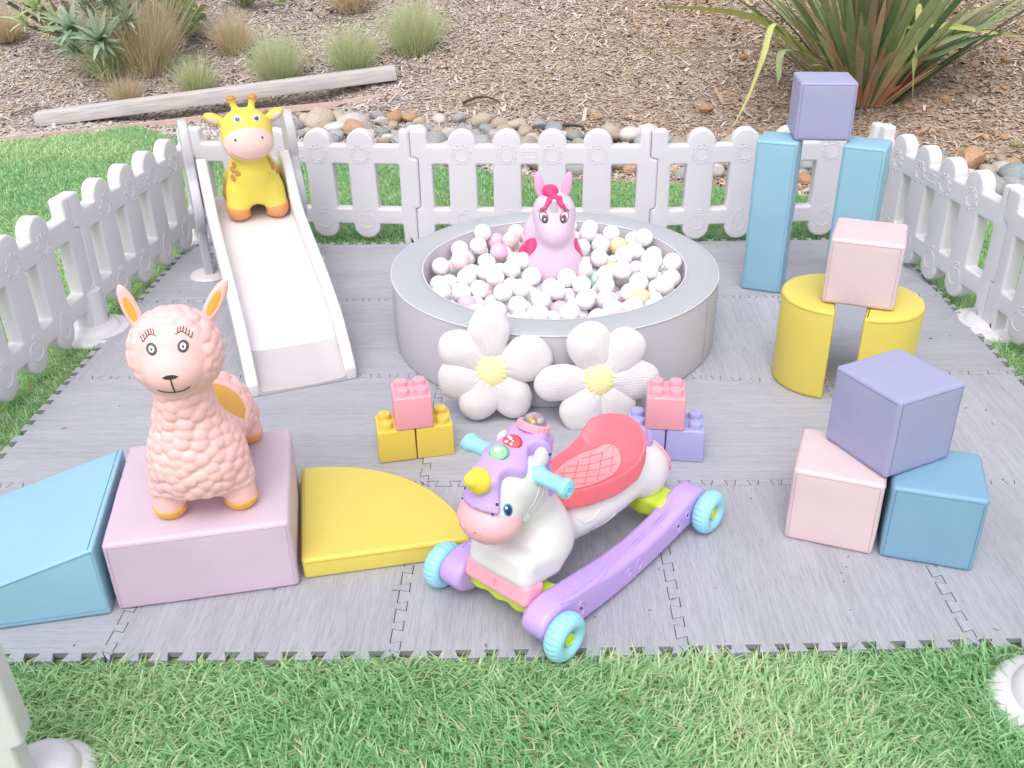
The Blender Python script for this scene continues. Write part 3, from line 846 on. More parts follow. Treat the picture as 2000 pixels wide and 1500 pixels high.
# twigs
m_twig = mat('grey twig', '#8d7c70', .9, .2, 20)
m_twigd = mat('dark twig', '#5a463a', .9, .2, 20)
def twig(x, y, L, az, r, m_, label, bend=.15):
    pts = []; n_ = 7
    for k in range(n_):
        t = k / (n_ - 1); px = x + math.cos(az) * L * t - math.sin(az) * bend * L * math.sin(t * 3); py = y + math.sin(az) * L * t + math.cos(az) * bend * L * math.sin(t * 3)
        pts.append((px, py, float(terr(px, py)) + r + .012 + .02 * math.sin(t * 3.1)))
    v, f = tube(pts, [r * (1 - .6 * k / (n_ - 1)) for k in range(n_)], 6)
    me = bpy.data.meshes.new('twig'); me.from_pydata([q[:] for q in v], [], f); me.update()
    return tag(link('twig', shade(me), m_), label, 'twig', 'twigs on the mulch')
twig(.45, 4.74, .25, -.25, .012, m_twigd, 'thick dark brown twig lying just above the rock bed')
twig(.10, 5.36, .22, .75, .009, m_twigd, 'dark curved twig at the foot of the rightmost grass tuft')
twig(-2.6, 4.9, .35, .1, .008, m_twig, 'pale twig lying near the left picture edge')
for k in range(34):
    x = random.uniform(-2.3, 3.5); y = float(slope_y(x)) + random.uniform(.0, 1.7)
    twig(x, y, random.uniform(.1, .3), random.uniform(0, 6.28), random.uniform(.0025, .005), m_twig, 'thin pale grey twig lying on the mulch bank', random.uniform(-.3, .3))
for k in range(5):
    x = -.1 + k * .22 + random.uniform(-.05, .05); twig(x, float(edge_y(x)) + .35, random.uniform(.2, .32), random.uniform(.3, 1.3), .004, m_twig, 'thin pale twig lying across the river rocks', .2)

# ------------------------------------------------------------------ plants on the bank
def blades_mesh(name, n, H, spread, wid, lean=(.1, .9), seg=4, curve=.8, base=.03, seed=0, wispy=.0):
    rg = np.random.RandomState(seed)
    az = rg.uniform(0, 2 * np.pi, n); ln = rg.uniform(lean[0], lean[1], n) ; L = H * rg.uniform(.3, 1.15, n)
    br = base * np.sqrt(rg.rand(n)); bx = br * np.cos(az) + rg.normal(0, base * .3, n); by = br * np.sin(az) + rg.normal(0, base * .3, n)
    dx, dy = np.cos(az + rg.normal(0, .25, n)), np.sin(az + rg.normal(0, .25, n)); W_ = wid * rg.uniform(.6, 1.3, n)
    fa = rg.uniform(0, np.pi, n); fx, fy = np.cos(fa), np.sin(fa)
    P = np.stack([bx, by, np.zeros(n)], 1); rows = []
    for k in range(seg + 1):
        t = k / seg; wf = (1 - t ** 1.6) * .95 + .05
        rows.append(np.stack([P[:, 0] - fx * W_ * wf / 2, P[:, 1] - fy * W_ * wf / 2, P[:, 2]], 1))
        rows.append(np.stack([P[:, 0] + fx * W_ * wf / 2, P[:, 1] + fy * W_ * wf / 2, P[:, 2]], 1))
        th = ln * spread * (.62 + curve * t * 1.0)
        P = P + (L / seg)[:, None] * np.stack([dx * np.sin(th), dy * np.sin(th), np.cos(th)], 1)
    V = np.stack(rows, 1).reshape(-1, 3); m_ = (seg + 1) * 2
    k = (np.arange(n) * m_)[:, None]; F = np.concatenate([k + [2 * s, 2 * s + 1, 2 * s + 3, 2 * s + 2] for s in range(seg)], 0)
    me = mesh_np(name, V, F)
    r = np.clip(rg.rand(n), 0, 1); tt = np.repeat(np.linspace(0, 1, seg + 1), 2)
    at = me.attributes.new('rnd', 'FLOAT', 'POINT'); at.data.foreach_set('value', (np.repeat(r, m_) * .75 + np.tile(tt, n) * .25).astype(np.float32))
    return me
m_tuft = attr_mat('tuft grass', [(0, '#9cb47c'), (.3, '#bac795'), (.6, '#ced4a8'), (.85, '#dfd6b8'), (1, '#e9e0cb')], .7, trans=.2)
m_tuft_dry = attr_mat('dry tuft grass', [(0, '#b3b186'), (.3, '#d0bf9b'), (.6, '#d8c5aa'), (.85, '#e3d3bb'), (1, '#ebdfcc')], .7, trans=.2)
def tuft(x, y, H, n, label, dry=False, seed=0, spread=.95, base=.035, wid=.0035, cat='grass tuft', group='ornamental grass tufts on the mulch bank', curve=.55):
    me = blades_mesh('tuft', n, H, spread, wid, (0, 1.0), 4, curve, base, seed)
    o = link('grass_tuft', me, m_tuft_dry if dry else m_tuft, None, (x, y, float(terr(x, y)) - .01))
    return tag(o, label, cat, group)
TS = dict(spread=1.25)
tuft(-1.89, 5.14, .22, 900, 'small dry grass tuft nearest the timber beam, on its left half', True, 1, base=.05, wid=.003, **TS)
tuft(-1.44, 5.27, .27, 1200, 'mixed green and dry grass tuft straight behind the giraffe left horn', False, 2, base=.06, wid=.003, **TS)
tuft(-1.28, 5.75, .34, 1500, 'tan grass tuft standing higher on the bank between shrub and giraffe', True, 3, base=.06, wid=.003, **TS)
tuft(-.87, 5.32, .38, 2400, 'green grass tuft directly behind the middle of the timber beam', False, 4, base=.07, wid=.0026, **TS)
tuft(-.35, 5.37, .36, 2200, 'green grass tuft above the right end of the timber beam', False, 5, base=.07, wid=.0026, **TS)
tuft(.08, 5.48, .42, 2600, 'rightmost green grass tuft, highest of the row', False, 6, base=.075, wid=.0026, **TS)
tuft(-1.86, 5.50, .78, 2600, 'tallest feathery tan grass clump beside the grey green shrub', True, 7, spread=1.05, base=.11, wid=.0028, curve=.45)
tuft(-2.08, 5.44, .42, 800, 'low arching green grass clump at the foot of the tall tan clump', False, 8, spread=1.6, base=.08, wid=.006, curve=.9)
tuft(-.47, 6.22, .42, 900, 'pale dry grass tuft cut off by the top picture edge', True, 9, spread=1.6, base=.06, wid=.005, curve=.8)
tuft(-3.04, 5.90, .34, 900, 'brownish grass tuft at the left picture edge', True, 10, spread=1.5, base=.07)
for x, y, sd_ in [(2.0, 3.95, 11), (3.75, 3.95, 12), (3.55, 3.75, 13), (2.2, 3.75, 14)]:
    tuft(x, y, .05, 60, 'tiny green weed sprouting from the bare mulch', False, sd_, spread=1.4, base=.02, cat='weed', group='small weeds in the mulch')

# leafy plants: each leaf a part
def leaf_mesh(L, W_, fold=.25, droop=.3, seg=7, wave_=0.0, prof=None):
    V = []; F = []
    x = 0; z = 0
    for k in range(seg + 1):
        t = k / seg; wf = prof(t) if prof else math.sin(math.pi * min(1, t * .93 + .07)) ** .8
        hw_ = W_ / 2 * wf
        th = droop * t
        if k: x += L / seg * math.cos(th * 1.6); z -= L / seg * math.sin(th * 1.6)
        V += [(x, -hw_, z + fold * hw_ + wave_ * math.sin(t * 9)), (x, 0, z), (x, hw_, z + fold * hw_ - wave_ * math.sin(t * 9))]
    for k in range(seg):
        a_ = k * 3; F += [(a_, a_ + 1, a_ + 4, a_ + 3), (a_ + 1, a_ + 2, a_ + 5, a_ + 4)]
    me = bpy.data.meshes.new('leaf'); me.from_pydata(V, [], F); me.update(); me.shade_smooth(); return me
def leaf_mat(name, c1, c2, rough=.5, sc=6, tr=.15):
    m = bpy.data.materials.new(name); m.use_nodes = True
    n = m.node_tree.nodes; l = m.node_tree.links; b = n['Principled BSDF']
    oi = n.new('ShaderNodeObjectInfo'); tc = n.new('ShaderNodeTexCoord')
    z = n.new('ShaderNodeTexNoise'); z.inputs['Scale'].default_value = sc; z.inputs['Detail'].default_value = 4
    mp = n.new('ShaderNodeMapping'); mp.inputs['Scale'].default_value = (1, 8, 1); l.new(tc.outputs['Object'], mp.inputs[0]); l.new(mp.outputs[0], z.inputs['Vector'])
    am = n.new('ShaderNodeMath'); am.operation = 'ADD'; mm = n.new('ShaderNodeMath'); mm.operation = 'MULTIPLY_ADD'; mm.inputs[1].default_value = .6; mm.inputs[2].default_value = -.3
    l.new(z.outputs['Fac'], mm.inputs[0]); l.new(oi.outputs['Random'], am.inputs[0]); l.new(mm.outputs[0], am.inputs[1])
    mx = n.new('ShaderNodeMix'); mx.data_type = 'RGBA'; mx.inputs['A'].default_value = (*lin(c1), 1); mx.inputs['B'].default_value = (*lin(c2), 1)
    l.new(am.outputs[0], mx.inputs['Factor']); l.new(mx.outputs['Result'], b.inputs['Base Color']); b.inputs['Roughness'].default_value = rough
    t_ = n.new('ShaderNodeBsdfTranslucent'); l.new(mx.outputs['Result'], t_.inputs[0]); ms = n.new('ShaderNodeMixShader'); ms.inputs[0].default_value = tr
    l.new(b.outputs[0], ms.inputs[1]); l.new(t_.outputs[0], ms.inputs[2]); l.new(ms.outputs[0], n['Material Output'].inputs[0])
    return m
m_flax = leaf_mat('flax leaf', '#57734a', '#aab884', .42); m_flax2 = leaf_mat('flax leaf bronze', '#857a60', '#c2a685', .5)
m_flaxy = leaf_mat('flax leaf yellow', '#b5bb68', '#d3d28c', .5); m_flaxr = leaf_mat('flax leaf base red', '#a86a4c', '#c7926f', .6); m_flaxd = leaf_mat('dry flax leaf', '#b9a994', '#cfc2b0', .8)
flax = thing('flax_plant', 'large bronze green flax plant with sword leaves behind the blue pillars', 'flax plant', (2.86, 4.27, float(terr(2.86, 4.27)) - .02))
def sword(az, lean, L, W_, curve, m_, base=(0, 0, 0), kink=None, seg=10, twist=0):
    """one flax leaf from its base up; lean is the start angle from vertical"""
    V = []; F = []; p = Vector(base); th = lean
    out = Vector((math.cos(az), math.sin(az), 0)); side0 = Vector((-math.sin(az), math.cos(az), 0))
    for k in range(seg + 1):
        t = k / seg
        wf = (.55 + .45 * min(1, t * 2.2)) * (1 - max(0, (t - .55) / .45) ** 1.7) + .015
        tw = twist * t; up = out * math.cos(th) * -1 + Vector((0, 0, 1)) * math.sin(th)
        side = side0 * math.cos(tw) + up * math.sin(tw); nn_ = up * math.cos(tw) - side0 * math.sin(tw)
        hw_ = W_ / 2 * wf; fo = .45 * (1 - t * .8)
        V += [(p - side * hw_ + nn_ * hw_ * fo)[:], p[:], (p + side * hw_ + nn_ * hw_ * fo)[:]]
        if kink and t >= kink[0] and t < kink[0] + 1 / seg: th = kink[1]
        p = p + (out * math.sin(th) + Vector((0, 0, 1)) * math.cos(th)) * (L / seg)
        th += curve / seg
    for k in range(seg):
        a_ = k * 3; F += [(a_, a_ + 1, a_ + 4, a_ + 3), (a_ + 1, a_ + 2, a_ + 5, a_ + 4)]
    me = bpy.data.meshes.new('leaf'); me.from_pydata(V, [], F); me.update(); me.shade_smooth()
    return link('leaf', me, m_, flax)
def sword_path(pts, W_, m_, twist=0.0):
    # a leaf through given points (relative to the plant), base first
    P_ = [Vector(p) for p in pts]; out = []
    for k in range(len(P_) - 1):
        p0, p1, p2, p3 = P_[max(k - 1, 0)], P_[k], P_[k + 1], P_[min(k + 2, len(P_) - 1)]
        for q in range(5):
            t = q / 5; out.append(.5 * (2 * p1 + (p2 - p0) * t + (2 * p0 - 5 * p1 + 4 * p2 - p3) * t * t + (3 * p1 - p0 - 3 * p2 + p3) * t ** 3))
    out.append(P_[-1]); n_ = len(out); V = []; F = []
    for k, p in enumerate(out):
        t = k / (n_ - 1); d = (out[min(k + 1, n_ - 1)] - out[max(k - 1, 0)]).normalized()
        hz = Vector((d.x, d.y, 0)); side = Vector((-hz.y, hz.x, 0)).normalized() if hz.length > .05 else Vector((1, 0, 0))
        side = (Matrix.Rotation(twist, 4, d) @ side); up = side.cross(d).normalized()
        hw_ = W_ / 2 * ((.5 + .5 * min(1, t * 3)) * (1 - max(0, (t - .5) / .5) ** 1.6) + .02)
        V += [(p - side * hw_ + up * hw_ * .3)[:], p[:], (p + side * hw_ + up * hw_ * .3)[:]]
    for k in range(n_ - 1):
        a_ = k * 3; F += [(a_, a_ + 1, a_ + 4, a_ + 3), (a_ + 1, a_ + 2, a_ + 5, a_ + 4)]
    me = bpy.data.meshes.new('leaf'); me.from_pydata(V, [], F); me.update(); me.shade_smooth()
    return link('leaf', me, m_, flax)
rf = random.Random(5)
for k in range(185):
    az = rf.uniform(0, 2 * math.pi); q = rf.random()
    lean = .06 + .72 * q ** 1.1; br = .04 + .15 * q
    bx, by = br * math.cos(az), br * math.sin(az) * .6
    m_ = m_flax if rf.random() < .72 else m_flax2
    sword(az, lean, rf.uniform(.7, 1.25), rf.uniform(.030, .056), rf.uniform(.1, .65) * (.4 + q), m_, (bx, by, 0), twist=rf.uniform(-.6, .6))
for k in range(60):
    az = rf.uniform(-math.pi * 1.05, .05) if k % 3 else rf.uniform(0, 6.28); sword(az, rf.uniform(.2, .85), rf.uniform(.22, .55), rf.uniform(.022, .038), rf.uniform(-.2, .3), m_flaxr if k % 2 else m_flax2, (.15 * math.cos(az), .11 * math.sin(az), .0), twist=rf.uniform(-.4, .4))
fx, fy, fz = flax.location
def rel(*pts): return [(x - fx, y - fy, z - fz) for x, y, z in pts]
B0 = (2.95, 4.2, .2)
sword_path(rel(B0, (2.93, 4.15, .45), (2.86, 4.1, .60), (3.05, 4.1, .64), (3.35, 4.1, .60), (3.62, 4.1, .55)), .075, m_flaxy, .5)
sword_path(rel(B0, (3.05, 4.15, .42), (3.18, 4.1, .54), (3.4, 4.1, .62), (3.62, 4.1, .74)), .05, m_flax, .5)
sword_path(rel(B0, (3.0, 4.15, .40), (3.15, 4.1, .47), (3.35, 4.1, .55), (3.5, 4.1, .56)), .055, m_flax, .4)
sword_path(rel((2.8, 4.2, .2), (2.5, 4.1, .45), (2.2, 4.05, .525), (1.8, 4.05, .53), (1.42, 4.1, .53)), .042, m_flaxd, .5)
sword_path(rel((2.8, 4.2, .2), (2.4, 4.1, .52), (2.15, 4.05, .68), (1.85, 4.05, .735), (1.58, 4.1, .74)), .065, m_flaxy, .6)
sword_path(rel((2.75, 4.2, .2), (2.4, 4.1, .50), (2.22, 4.0, .66), (2.15, 3.9, .50), (2.08, 3.85, .30), (2.0, 3.8, .14)), .034, m_flaxy, 0)
sword_path(rel((2.75, 4.2, .2), (2.45, 4.1, .45), (2.28, 4.0, .52), (2.26, 3.95, .40), (2.25, 3.95, .28)), .04, m_flax, 0)
sword_path(rel(B0, (2.92, 4.05, .55), (2.97, 3.98, .75), (2.99, 3.95, .55), (3.0, 3.95, .4), (3.02, 3.95, .25)), .052, m_flaxy, 0)
sword_path(rel((2.8, 4.2, .2), (2.5, 4.15, .40), (2.2, 4.15, .58), (1.9, 4.2, .60)), .03, m_flax2, .3)

m_ech = leaf_mat('grey green leaf', '#7d9a7d', '#b4c6a8', .7, tr=.2); m_ech2 = leaf_mat('yellow green leaf', '#a3b67c', '#c3cda0', .7, tr=.2); m_bark = mat('shrub stem', '#7a6f68', .9, .2, 20)
ech_leaf = [leaf_mesh(l_, w_, .3, .35, 5, 0, lambda t: (1 - t) ** .7 * min(1, t * 6 + .3)) for l_, w_ in ((.15, .034), (.18, .038), (.12, .030))]
def rosettes(root, spots, leaves, nlv, m_, rnd, tilt=(.1, 1.7)):
    for (x, y, z, s, ax) in spots:
        A = Matrix.Rotation(ax[0], 4, 'X') @ Matrix.Rotation(ax[1], 4, 'Y')
        for k in range(nlv):
            az = k * 2.39996 + rnd.uniform(-.2, .2); t = k / nlv
            el = tilt[0] + (tilt[1] - tilt[0]) * t
            M = Matrix.Translation((x, y, z)) @ A @ Matrix.Rotation(az, 4, 'Z') @ Matrix.Translation((.004, 0, (1 - t) * .05 * s)) @ Matrix.Rotation(-(math.pi / 2 - el), 4, 'Y') @ Matrix.Scale(s * (.55 + .5 * math.sin(math.pi * min(1, t + .25))), 4)
            o = link('leaf', rnd.choice(leaves), None, root); o.matrix_local = M
            o.material_slots[0].link = 'OBJECT'; o.material_slots[0].material = m_
for l_ in ech_leaf: l_.materials.append(m_ech)
re_ = random.Random(3)
ex, ey = -2.15, 5.62; ez = float(terr(ex, ey))
ech = thing('leafy_shrub', 'grey green shrub with pointed leaf rosettes left of the tall tan grass', 'shrub', (ex, ey, ez))
spots = [(x - ex, y - ey, z - ez, sc_, ax) for x, y, z, sc_, ax in [
    (-2.22, 5.33, .46, 1.35, (.75, -.1)), (-2.04, 5.28, .39, 1.5, (.8, .15)), (-1.97, 5.40, .62, 1.35, (.6, .1)), (-2.12, 5.42, .60, 1.2, (.5, -.1)),
    (-1.90, 5.38, .50, 1.2, (.7, .4)), (-2.25, 5.5, .68, 1.1, (.4, -.2)), (-1.82, 5.5, .66, 1.1, (.5, .4)), (-2.3, 5.45, .33, .9, (.9, -.3)), (-2.0, 5.6, .78, 1.2, (.3, 0)), (-1.75, 5.5, .8, 1.1, (.3, .3))]]
rosettes(ech, spots, ech_leaf, 38, m_ech, re_)
lines = [[(0.0, .05, 0), (x * .5, y * .4, z * .6), (x, y, z)] for x, y, z, s_, a_ in spots]
link('stem', tube_mesh(lines, .011, 6), m_bark, ech)
ex2, ey2 = -2.62, 5.85; ez2 = float(terr(ex2, ey2))
ech2 = thing('leafy_shrub', 'sparse yellow green shrub with bare grey stems near the top left corner', 'shrub', (ex2, ey2, ez2))
spots = [(x - ex2, y - ey2, z - ez2, sc_, ax) for x, y, z, sc_, ax in [
    (-2.58, 5.6, .58, 1.1, (.7, 0)), (-2.48, 5.6, .50, .8, (.7, .2)), (-2.69, 5.6, .49, .9, (.7, -.2)), (-2.53, 5.6, .43, .7, (.8, 0)), (-2.82, 5.65, .64, 1.0, (.5, -.2)), (-2.70, 5.65, .64, .9, (.5, 0)), (-2.38, 5.6, .42, .7, (.8, 0)), (-2.45, 5.7, .72, 1.0, (.5, .1))]]
rosettes(ech2, spots, ech_leaf, 16, m_ech2, re_)
lines = [[(0.1, .0, 0), (x * .5 + .05, y * .4, z * .5), (x, y, z)] for x, y, z, s_, a_ in spots] + [[(.15, .0, 0), (0, .0, .3), (-.1, .1, .8)], [(.15, .0, 0), (.12, .0, .4), (.05, .1, .8)], [(.1, 0, 0), (.02, -.1, .2), (-.12, -.1, .5)]]
link('stem', tube_mesh(lines, .015, 6), m_bark, ech2)
m_gl = leaf_mat('glossy green leaf', '#3d6b32', '#86a650', .35, tr=.2)
gl = [leaf_mesh(l_, w_, .2, .5, 5) for l_, w_ in ((.10, .05), (.075, .042))]
for l_ in gl: l_.materials.append(m_gl)
hx, hy = -1.72, 5.98
hyd = thing('leafy_shrub', 'dark green glossy leaved shrub with cream flower heads at the top edge', 'shrub', (hx, hy, float(terr(hx, hy))))
spots = [(random.uniform(-.14, .16), random.uniform(-.18, .1), random.uniform(.03, .50), random.uniform(.8, 1.1), (random.uniform(.5, 1.2), random.uniform(-.4, .5))) for _ in range(34)]
rosettes(hyd, spots, gl, 9, m_gl, re_, (.5, 1.9))
link('stem', tube_mesh([[(0, .05, 0), (x * .5, y * .5, z * .5), (x, y, z)] for x, y, z, s_, a_ in spots], .006, 5), m_bark, hyd)
m_cream = mat('cream floret', '#cdbf92', .8, .15, 60)
fl_me = rock_me(5, .014, .014, .012, False, 1); fl_me.materials.append(m_cream)
for k in range(60):
    c = random.choice([(.20, -.16, .30), (.17, -.12, .42), (.21, -.05, .55), (.18, -.10, .50)]); link('floret', fl_me, None, hyd, (c[0] + random.gauss(0, .026), c[1] + random.gauss(0, .02), c[2] + random.gauss(0, .03)))
hx, hy = -1.35, 6.35
dk = thing('leafy_shrub', 'dark low shrub at the top edge right of the glossy shrub', 'shrub', (hx, hy, float(terr(hx, hy))))
spots = [(random.uniform(-.2, .45), random.uniform(-.1, .1), random.uniform(.03, .30), .6, (random.uniform(.2, 1.1), random.uniform(-.6, .6))) for _ in range(16)]
rosettes(dk, spots, ech_leaf, 9, m_gl, re_, (.3, 1.6))
link('stem', tube_mesh([[(0, .05, 0), (x * .5, y * .5, z * .8), (x, y, z)] for x, y, z, s_, a_ in spots], .006, 5), m_bark, dk)

# ================================================================== toys
# ------------------------------------------------------------------ soft foam blocks
def vinyl(name, c):
    m = mat(name, c, .42, .035, 5, .35, 420, .45); n = m.node_tree.nodes; l = m.node_tree.links
    b1 = [x for x in n if x.type == 'BUMP'][0]; tc = [x for x in n if x.type == 'TEX_COORD'][0]
    z = n.new('ShaderNodeTexNoise'); z.inputs['Scale'].default_value = 7; z.inputs['Detail'].default_value = 3; z.inputs['Distortion'].default_value = 1.2
    l.new(tc.outputs['Object'], z.inputs['Vector']); b2 = n.new('ShaderNodeBump'); b2.inputs['Strength'].default_value = .16; b2.inputs['Distance'].default_value = .012
    l.new(z.outputs['Fac'], b2.inputs['Height']); l.new(b2.outputs[0], b1.inputs['Normal'])
    return m
V_PURPLE = vinyl('lavender vinyl', '#a0a1c2'); V_PINK = vinyl('pale pink vinyl', '#d8c1c4'); V_BLUE = vinyl('sky blue vinyl', '#85b0c8')
V_YEL = vinyl('yellow vinyl', '#dcca60'); V_LBLUE = vinyl('pillar blue vinyl', '#8fb9cd'); V_RPINK = vinyl('rose pink vinyl', '#cebacb')
V_AQUA = vinyl('aqua wedge vinyl', '#95c0d4'); V_DBLUE = vinyl('deeper blue vinyl', '#7ea5be')
def seam_mat(c): return mat('seam thread ' + c, c, .7, .05)
def puff(bm, amp, cen, half, wob=.0012, seed=0):
    """soft foam: faces swell a little, edges wander a little"""
    o = Vector((seed * 3.7, seed * 1.9, 0))
    for v in bm.verts:
        d = v.co - cen; q = Vector((d.x / half[0], d.y / half[1], d.z / half[2]))
        a = [abs(q.x), abs(q.y), abs(q.z)]; k = a.index(max(a)); i, j = [x for x in (0, 1, 2) if x != k]
        s = amp * (1 - min(1, a[i]) ** 2) * (1 - min(1, a[j]) ** 2) * (1 if d[k] > 0 else -1)
        if not (k == 2 and d[2] < 0): v.co[k] += s
        n_ = mnoise.noise_vector(v.co * 14 + o) * wob; v.co += Vector((n_.x, n_.y, n_.z * .6))
def foam_box(sx, sy, sz, bev=.009, amp=.004, cuts=10, seed=0):
    bm = bmesh.new(); bmesh.ops.create_cube(bm, size=1); bmesh.ops.scale(bm, vec=(sx, sy, sz), verts=bm.verts)
    bmesh.ops.translate(bm, vec=(0, 0, sz / 2), verts=bm.verts)
    bmesh.ops.bevel(bm, geom=bm.edges[:] + bm.verts[:], offset=bev, segments=4, profile=.5, affect='EDGES')
    big = [e for e in bm.edges if e.calc_length() > min(sx, sy, sz) * .5]
    bmesh.ops.subdivide_edges(bm, edges=big, cuts=cuts, use_grid_fill=True)
    puff(bm, amp, Vector((0, 0, sz / 2)), (sx / 2, sy / 2, sz / 2), .0014, seed)
    return bm_mesh('foam', bm, 60)
def box_seams(sx, sy, sz, bev, bvh, r=.0009):
    """stitched seam lines, one face of every edge"""
    hx, hy = sx / 2, sy / 2; b = bev * 1.0; L = []
    def seg(p, q, d, n_=14):
        pts = []
        for k in range(n_ + 1):
            t = k / n_; x = Vector(p) * (1 - t) + Vector(q) * t; h = bvh.find_nearest(x); pts.append(h[0] + Vector(d) * .0003 if h[0] else x)
        L.append(pts)
    zt, zb = sz - b, b
    for sg in (-1, 1):
        seg((-hx + b, sg * hy, zt), (hx - b, sg * hy, zt), (0, sg, 0)); seg((sg * hx, -hy + b, zt), (sg * hx, hy - b, zt), (sg, 0, 0))
        seg((-hx + b, sg * hy, zb), (hx - b, sg * hy, zb), (0, sg, 0)); seg((sg * hx, -hy + b, zb), (sg * hx, hy - b, zb), (sg, 0, 0))
        for s2 in (-1, 1): seg((sg * (hx - b), s2 * hy, zb), (sg * (hx - b), s2 * hy, zt), (0, s2, 0))
    return tube_mesh(L, r, 5)
def block(name, label, cat, x, y, z, rz, sx, sy, sz, m_, sc, bev=.009, amp=.004, seed=0, group=None):
    me = foam_box(sx, sy, sz, bev, amp, 10, seed); me.materials.append(m_)
    t = thing(name, label, cat, (x, y, z), R(rz), group)
    link('cover', me, None, t); link('seam', box_seams(sx, sy, sz, bev, bvh_of(me)), seam_mat(sc), t); return t
block('foam_cube', 'pale pink foam cube, lower left of the front right pyramid', 'foam cube', 1.644, .436, 0, -20.5, .203, .203, .200, V_PINK, '#c9a3ab', seed=1)
block('foam_cube', 'blue foam cube, lower right of the front right pyramid', 'foam cube', 1.845, .372, 0, -16.5, .203, .203, .200, V_DBLUE, '#5f8fb4', seed=2)
block('foam_cube', 'lavender foam cube set cornerwise on the pink and blue cubes', 'foam cube', 1.752, .462, .203, 27, .200, .200, .203, V_PURPLE, '#7d7db0', seed=3)
block('foam_pillar', 'tall blue foam pillar, left of the two under the lavender cube', 'foam pillar', 1.795, 1.945, 0, -22, .145, .145, .572, V_LBLUE, '#74aac6', seed=4, amp=.003)
block('foam_pillar', 'tall blue foam pillar, right of the two under the lavender cube', 'foam pillar', 2.085, 1.870, 0, -27, .145, .145, .568, V_LBLUE, '#74aac6', seed=5, amp=.003)
block('foam_cube', 'lavender foam cube resting on the two tall blue pillars', 'foam cube', 1.932, 1.965, .574, -6, .193, .193, .200, V_PURPLE, '#8585b8', seed=6)
block('foam_cube', 'pale pink foam cube resting on the two yellow half cylinders', 'foam cube', 1.888, 1.172, .294, -21, .200, .200, .200, V_PINK, '#c9a3ab', seed=7)
block('foam_box', 'large rose pink foam box carrying the llama', 'foam box', .128, .358, 0, 12.2, .398, .408, .184, V_RPINK, '#cda8c4', bev=.010, amp=.003, seed=8)

def extrude_foam(outline, h, m_, name='cover', bev=.010, z0=0, wob=.0012, seed=0):
    """foam solid from a plan outline"""
    me = plate([outline], h / 2, bev, 3, 50); me.transform(Matrix.Translation((0, 0, h / 2 + z0)))
    return me
def half_cyl(x, y, rz, label, seed):
    r, h = .155, .291
    lp = [(-r * math.sin(a), -r * math.cos(a)) for a in np.linspace(0, math.pi, 40)]   # flat face on +x side, bulge to -x
    lp = [(px, py) for px, py in lp]
    me = extrude_foam(fillet(lp, [.012] + [0] * (len(lp) - 2) + [.012], 4), h, V_YEL, bev=.009)
    me.materials.append(V_YEL)
    t = thing('foam_half_cylinder', label, 'foam half cylinder', (x, y, 0), R(rz), 'yellow foam half cylinders')
    link('cover', me, None, t)
    b = .0005; L = []
    for z in (h - .010, .010):
        L.append([(-(r + b) * math.sin(a), -(r + b) * math.cos(a), z) for a in np.linspace(.06, math.pi - .06, 40)])
        L.append([(.0008, yy, z) for yy in np.linspace(-r + .012, r - .012, 8)])
    L.append([(.0008, -r + .010, z) for z in np.linspace(.01, h - .01, 8)]); L.append([(.0008, r - .010, z) for z in np.linspace(.01, h - .01, 8)])
    link('seam', tube_mesh(L, .0009, 5), seam_mat('#c2a63c'), t)
    link('zip_flap', box_me('flap', .002, .014, .20, .0008), V_YEL, t, (.0012, .05, .045))
    return t
half_cyl(1.822, 1.197, -15, 'yellow foam half cylinder, left support of the pale pink cube', 1)
half_cyl(1.914, 1.150, 180 - 23, 'yellow foam half cylinder, right support of the pale pink cube', 2)
# wedge
def wedge():
    L, H, D, tip = .53, .184, .410, .020
    lp = fillet([(0, 0), (0, H), (-L, tip), (-L, 0)], [.004, .008, .006, .004], 4)
    me = plate([lp], D / 2, .007, 3, 40); me.transform(Matrix.Rotation(math.pi / 2, 4, 'X')); me.transform(Matrix.Translation((0, D / 2, 0)))
    me.materials.append(V_AQUA)
    t = thing('foam_ramp', 'light blue foam wedge ramp sloping down to the left of the rose pink box', 'foam ramp', (-.036, .106, 0), R(12.2))
    link('cover', me, None, t)
    Ls = []
    for yy in (-.0006, D + .0006): Ls.append([(-.006, yy, H - .008), (-L + .01, yy, tip - .001)])
    for yy in (-.0006,): Ls.append([(-.006, yy, .016), (-L * .9, yy, .016)])
    Ls.append([(-.012, .004, H - .0025), (-.012, D - .004, H - .0025)])
    link('seam', tube_mesh(Ls, .0009, 5), seam_mat('#6ba4c4'), t)
wedge()
# quarter circle
def quarter():
    r = .392; h = .056
    lp = [(0, 0)] + [(r * math.cos(a), r * math.sin(a)) for a in np.linspace(0, math.pi / 2, 40)]
    lp = fillet(lp, [.012, .02] + [0] * 38 + [.02], 4)
    me = extrude_foam(lp, h, V_YEL, bev=.008); me.materials.append(V_YEL)
    t = thing('foam_quarter_circle', 'flat yellow foam quarter circle beside the rose pink box', 'foam mat piece', (.372, .222, 0), R(12.2))
    link('cover', me, None, t)
    Ls = [[((r + .0006) * math.cos(a), (r + .0006) * math.sin(a), h - .009) for a in np.linspace(.05, math.pi / 2 - .05, 40)], [(.01, -.0006, h - .009), (r - .02, -.0006, h - .009)], [(-.0006, .01, h - .009), (-.0006, r - .02, h - .009)]]
    link('seam', tube_mesh(Ls, .0009, 5), seam_mat('#c2a63c'), t)
quarter()

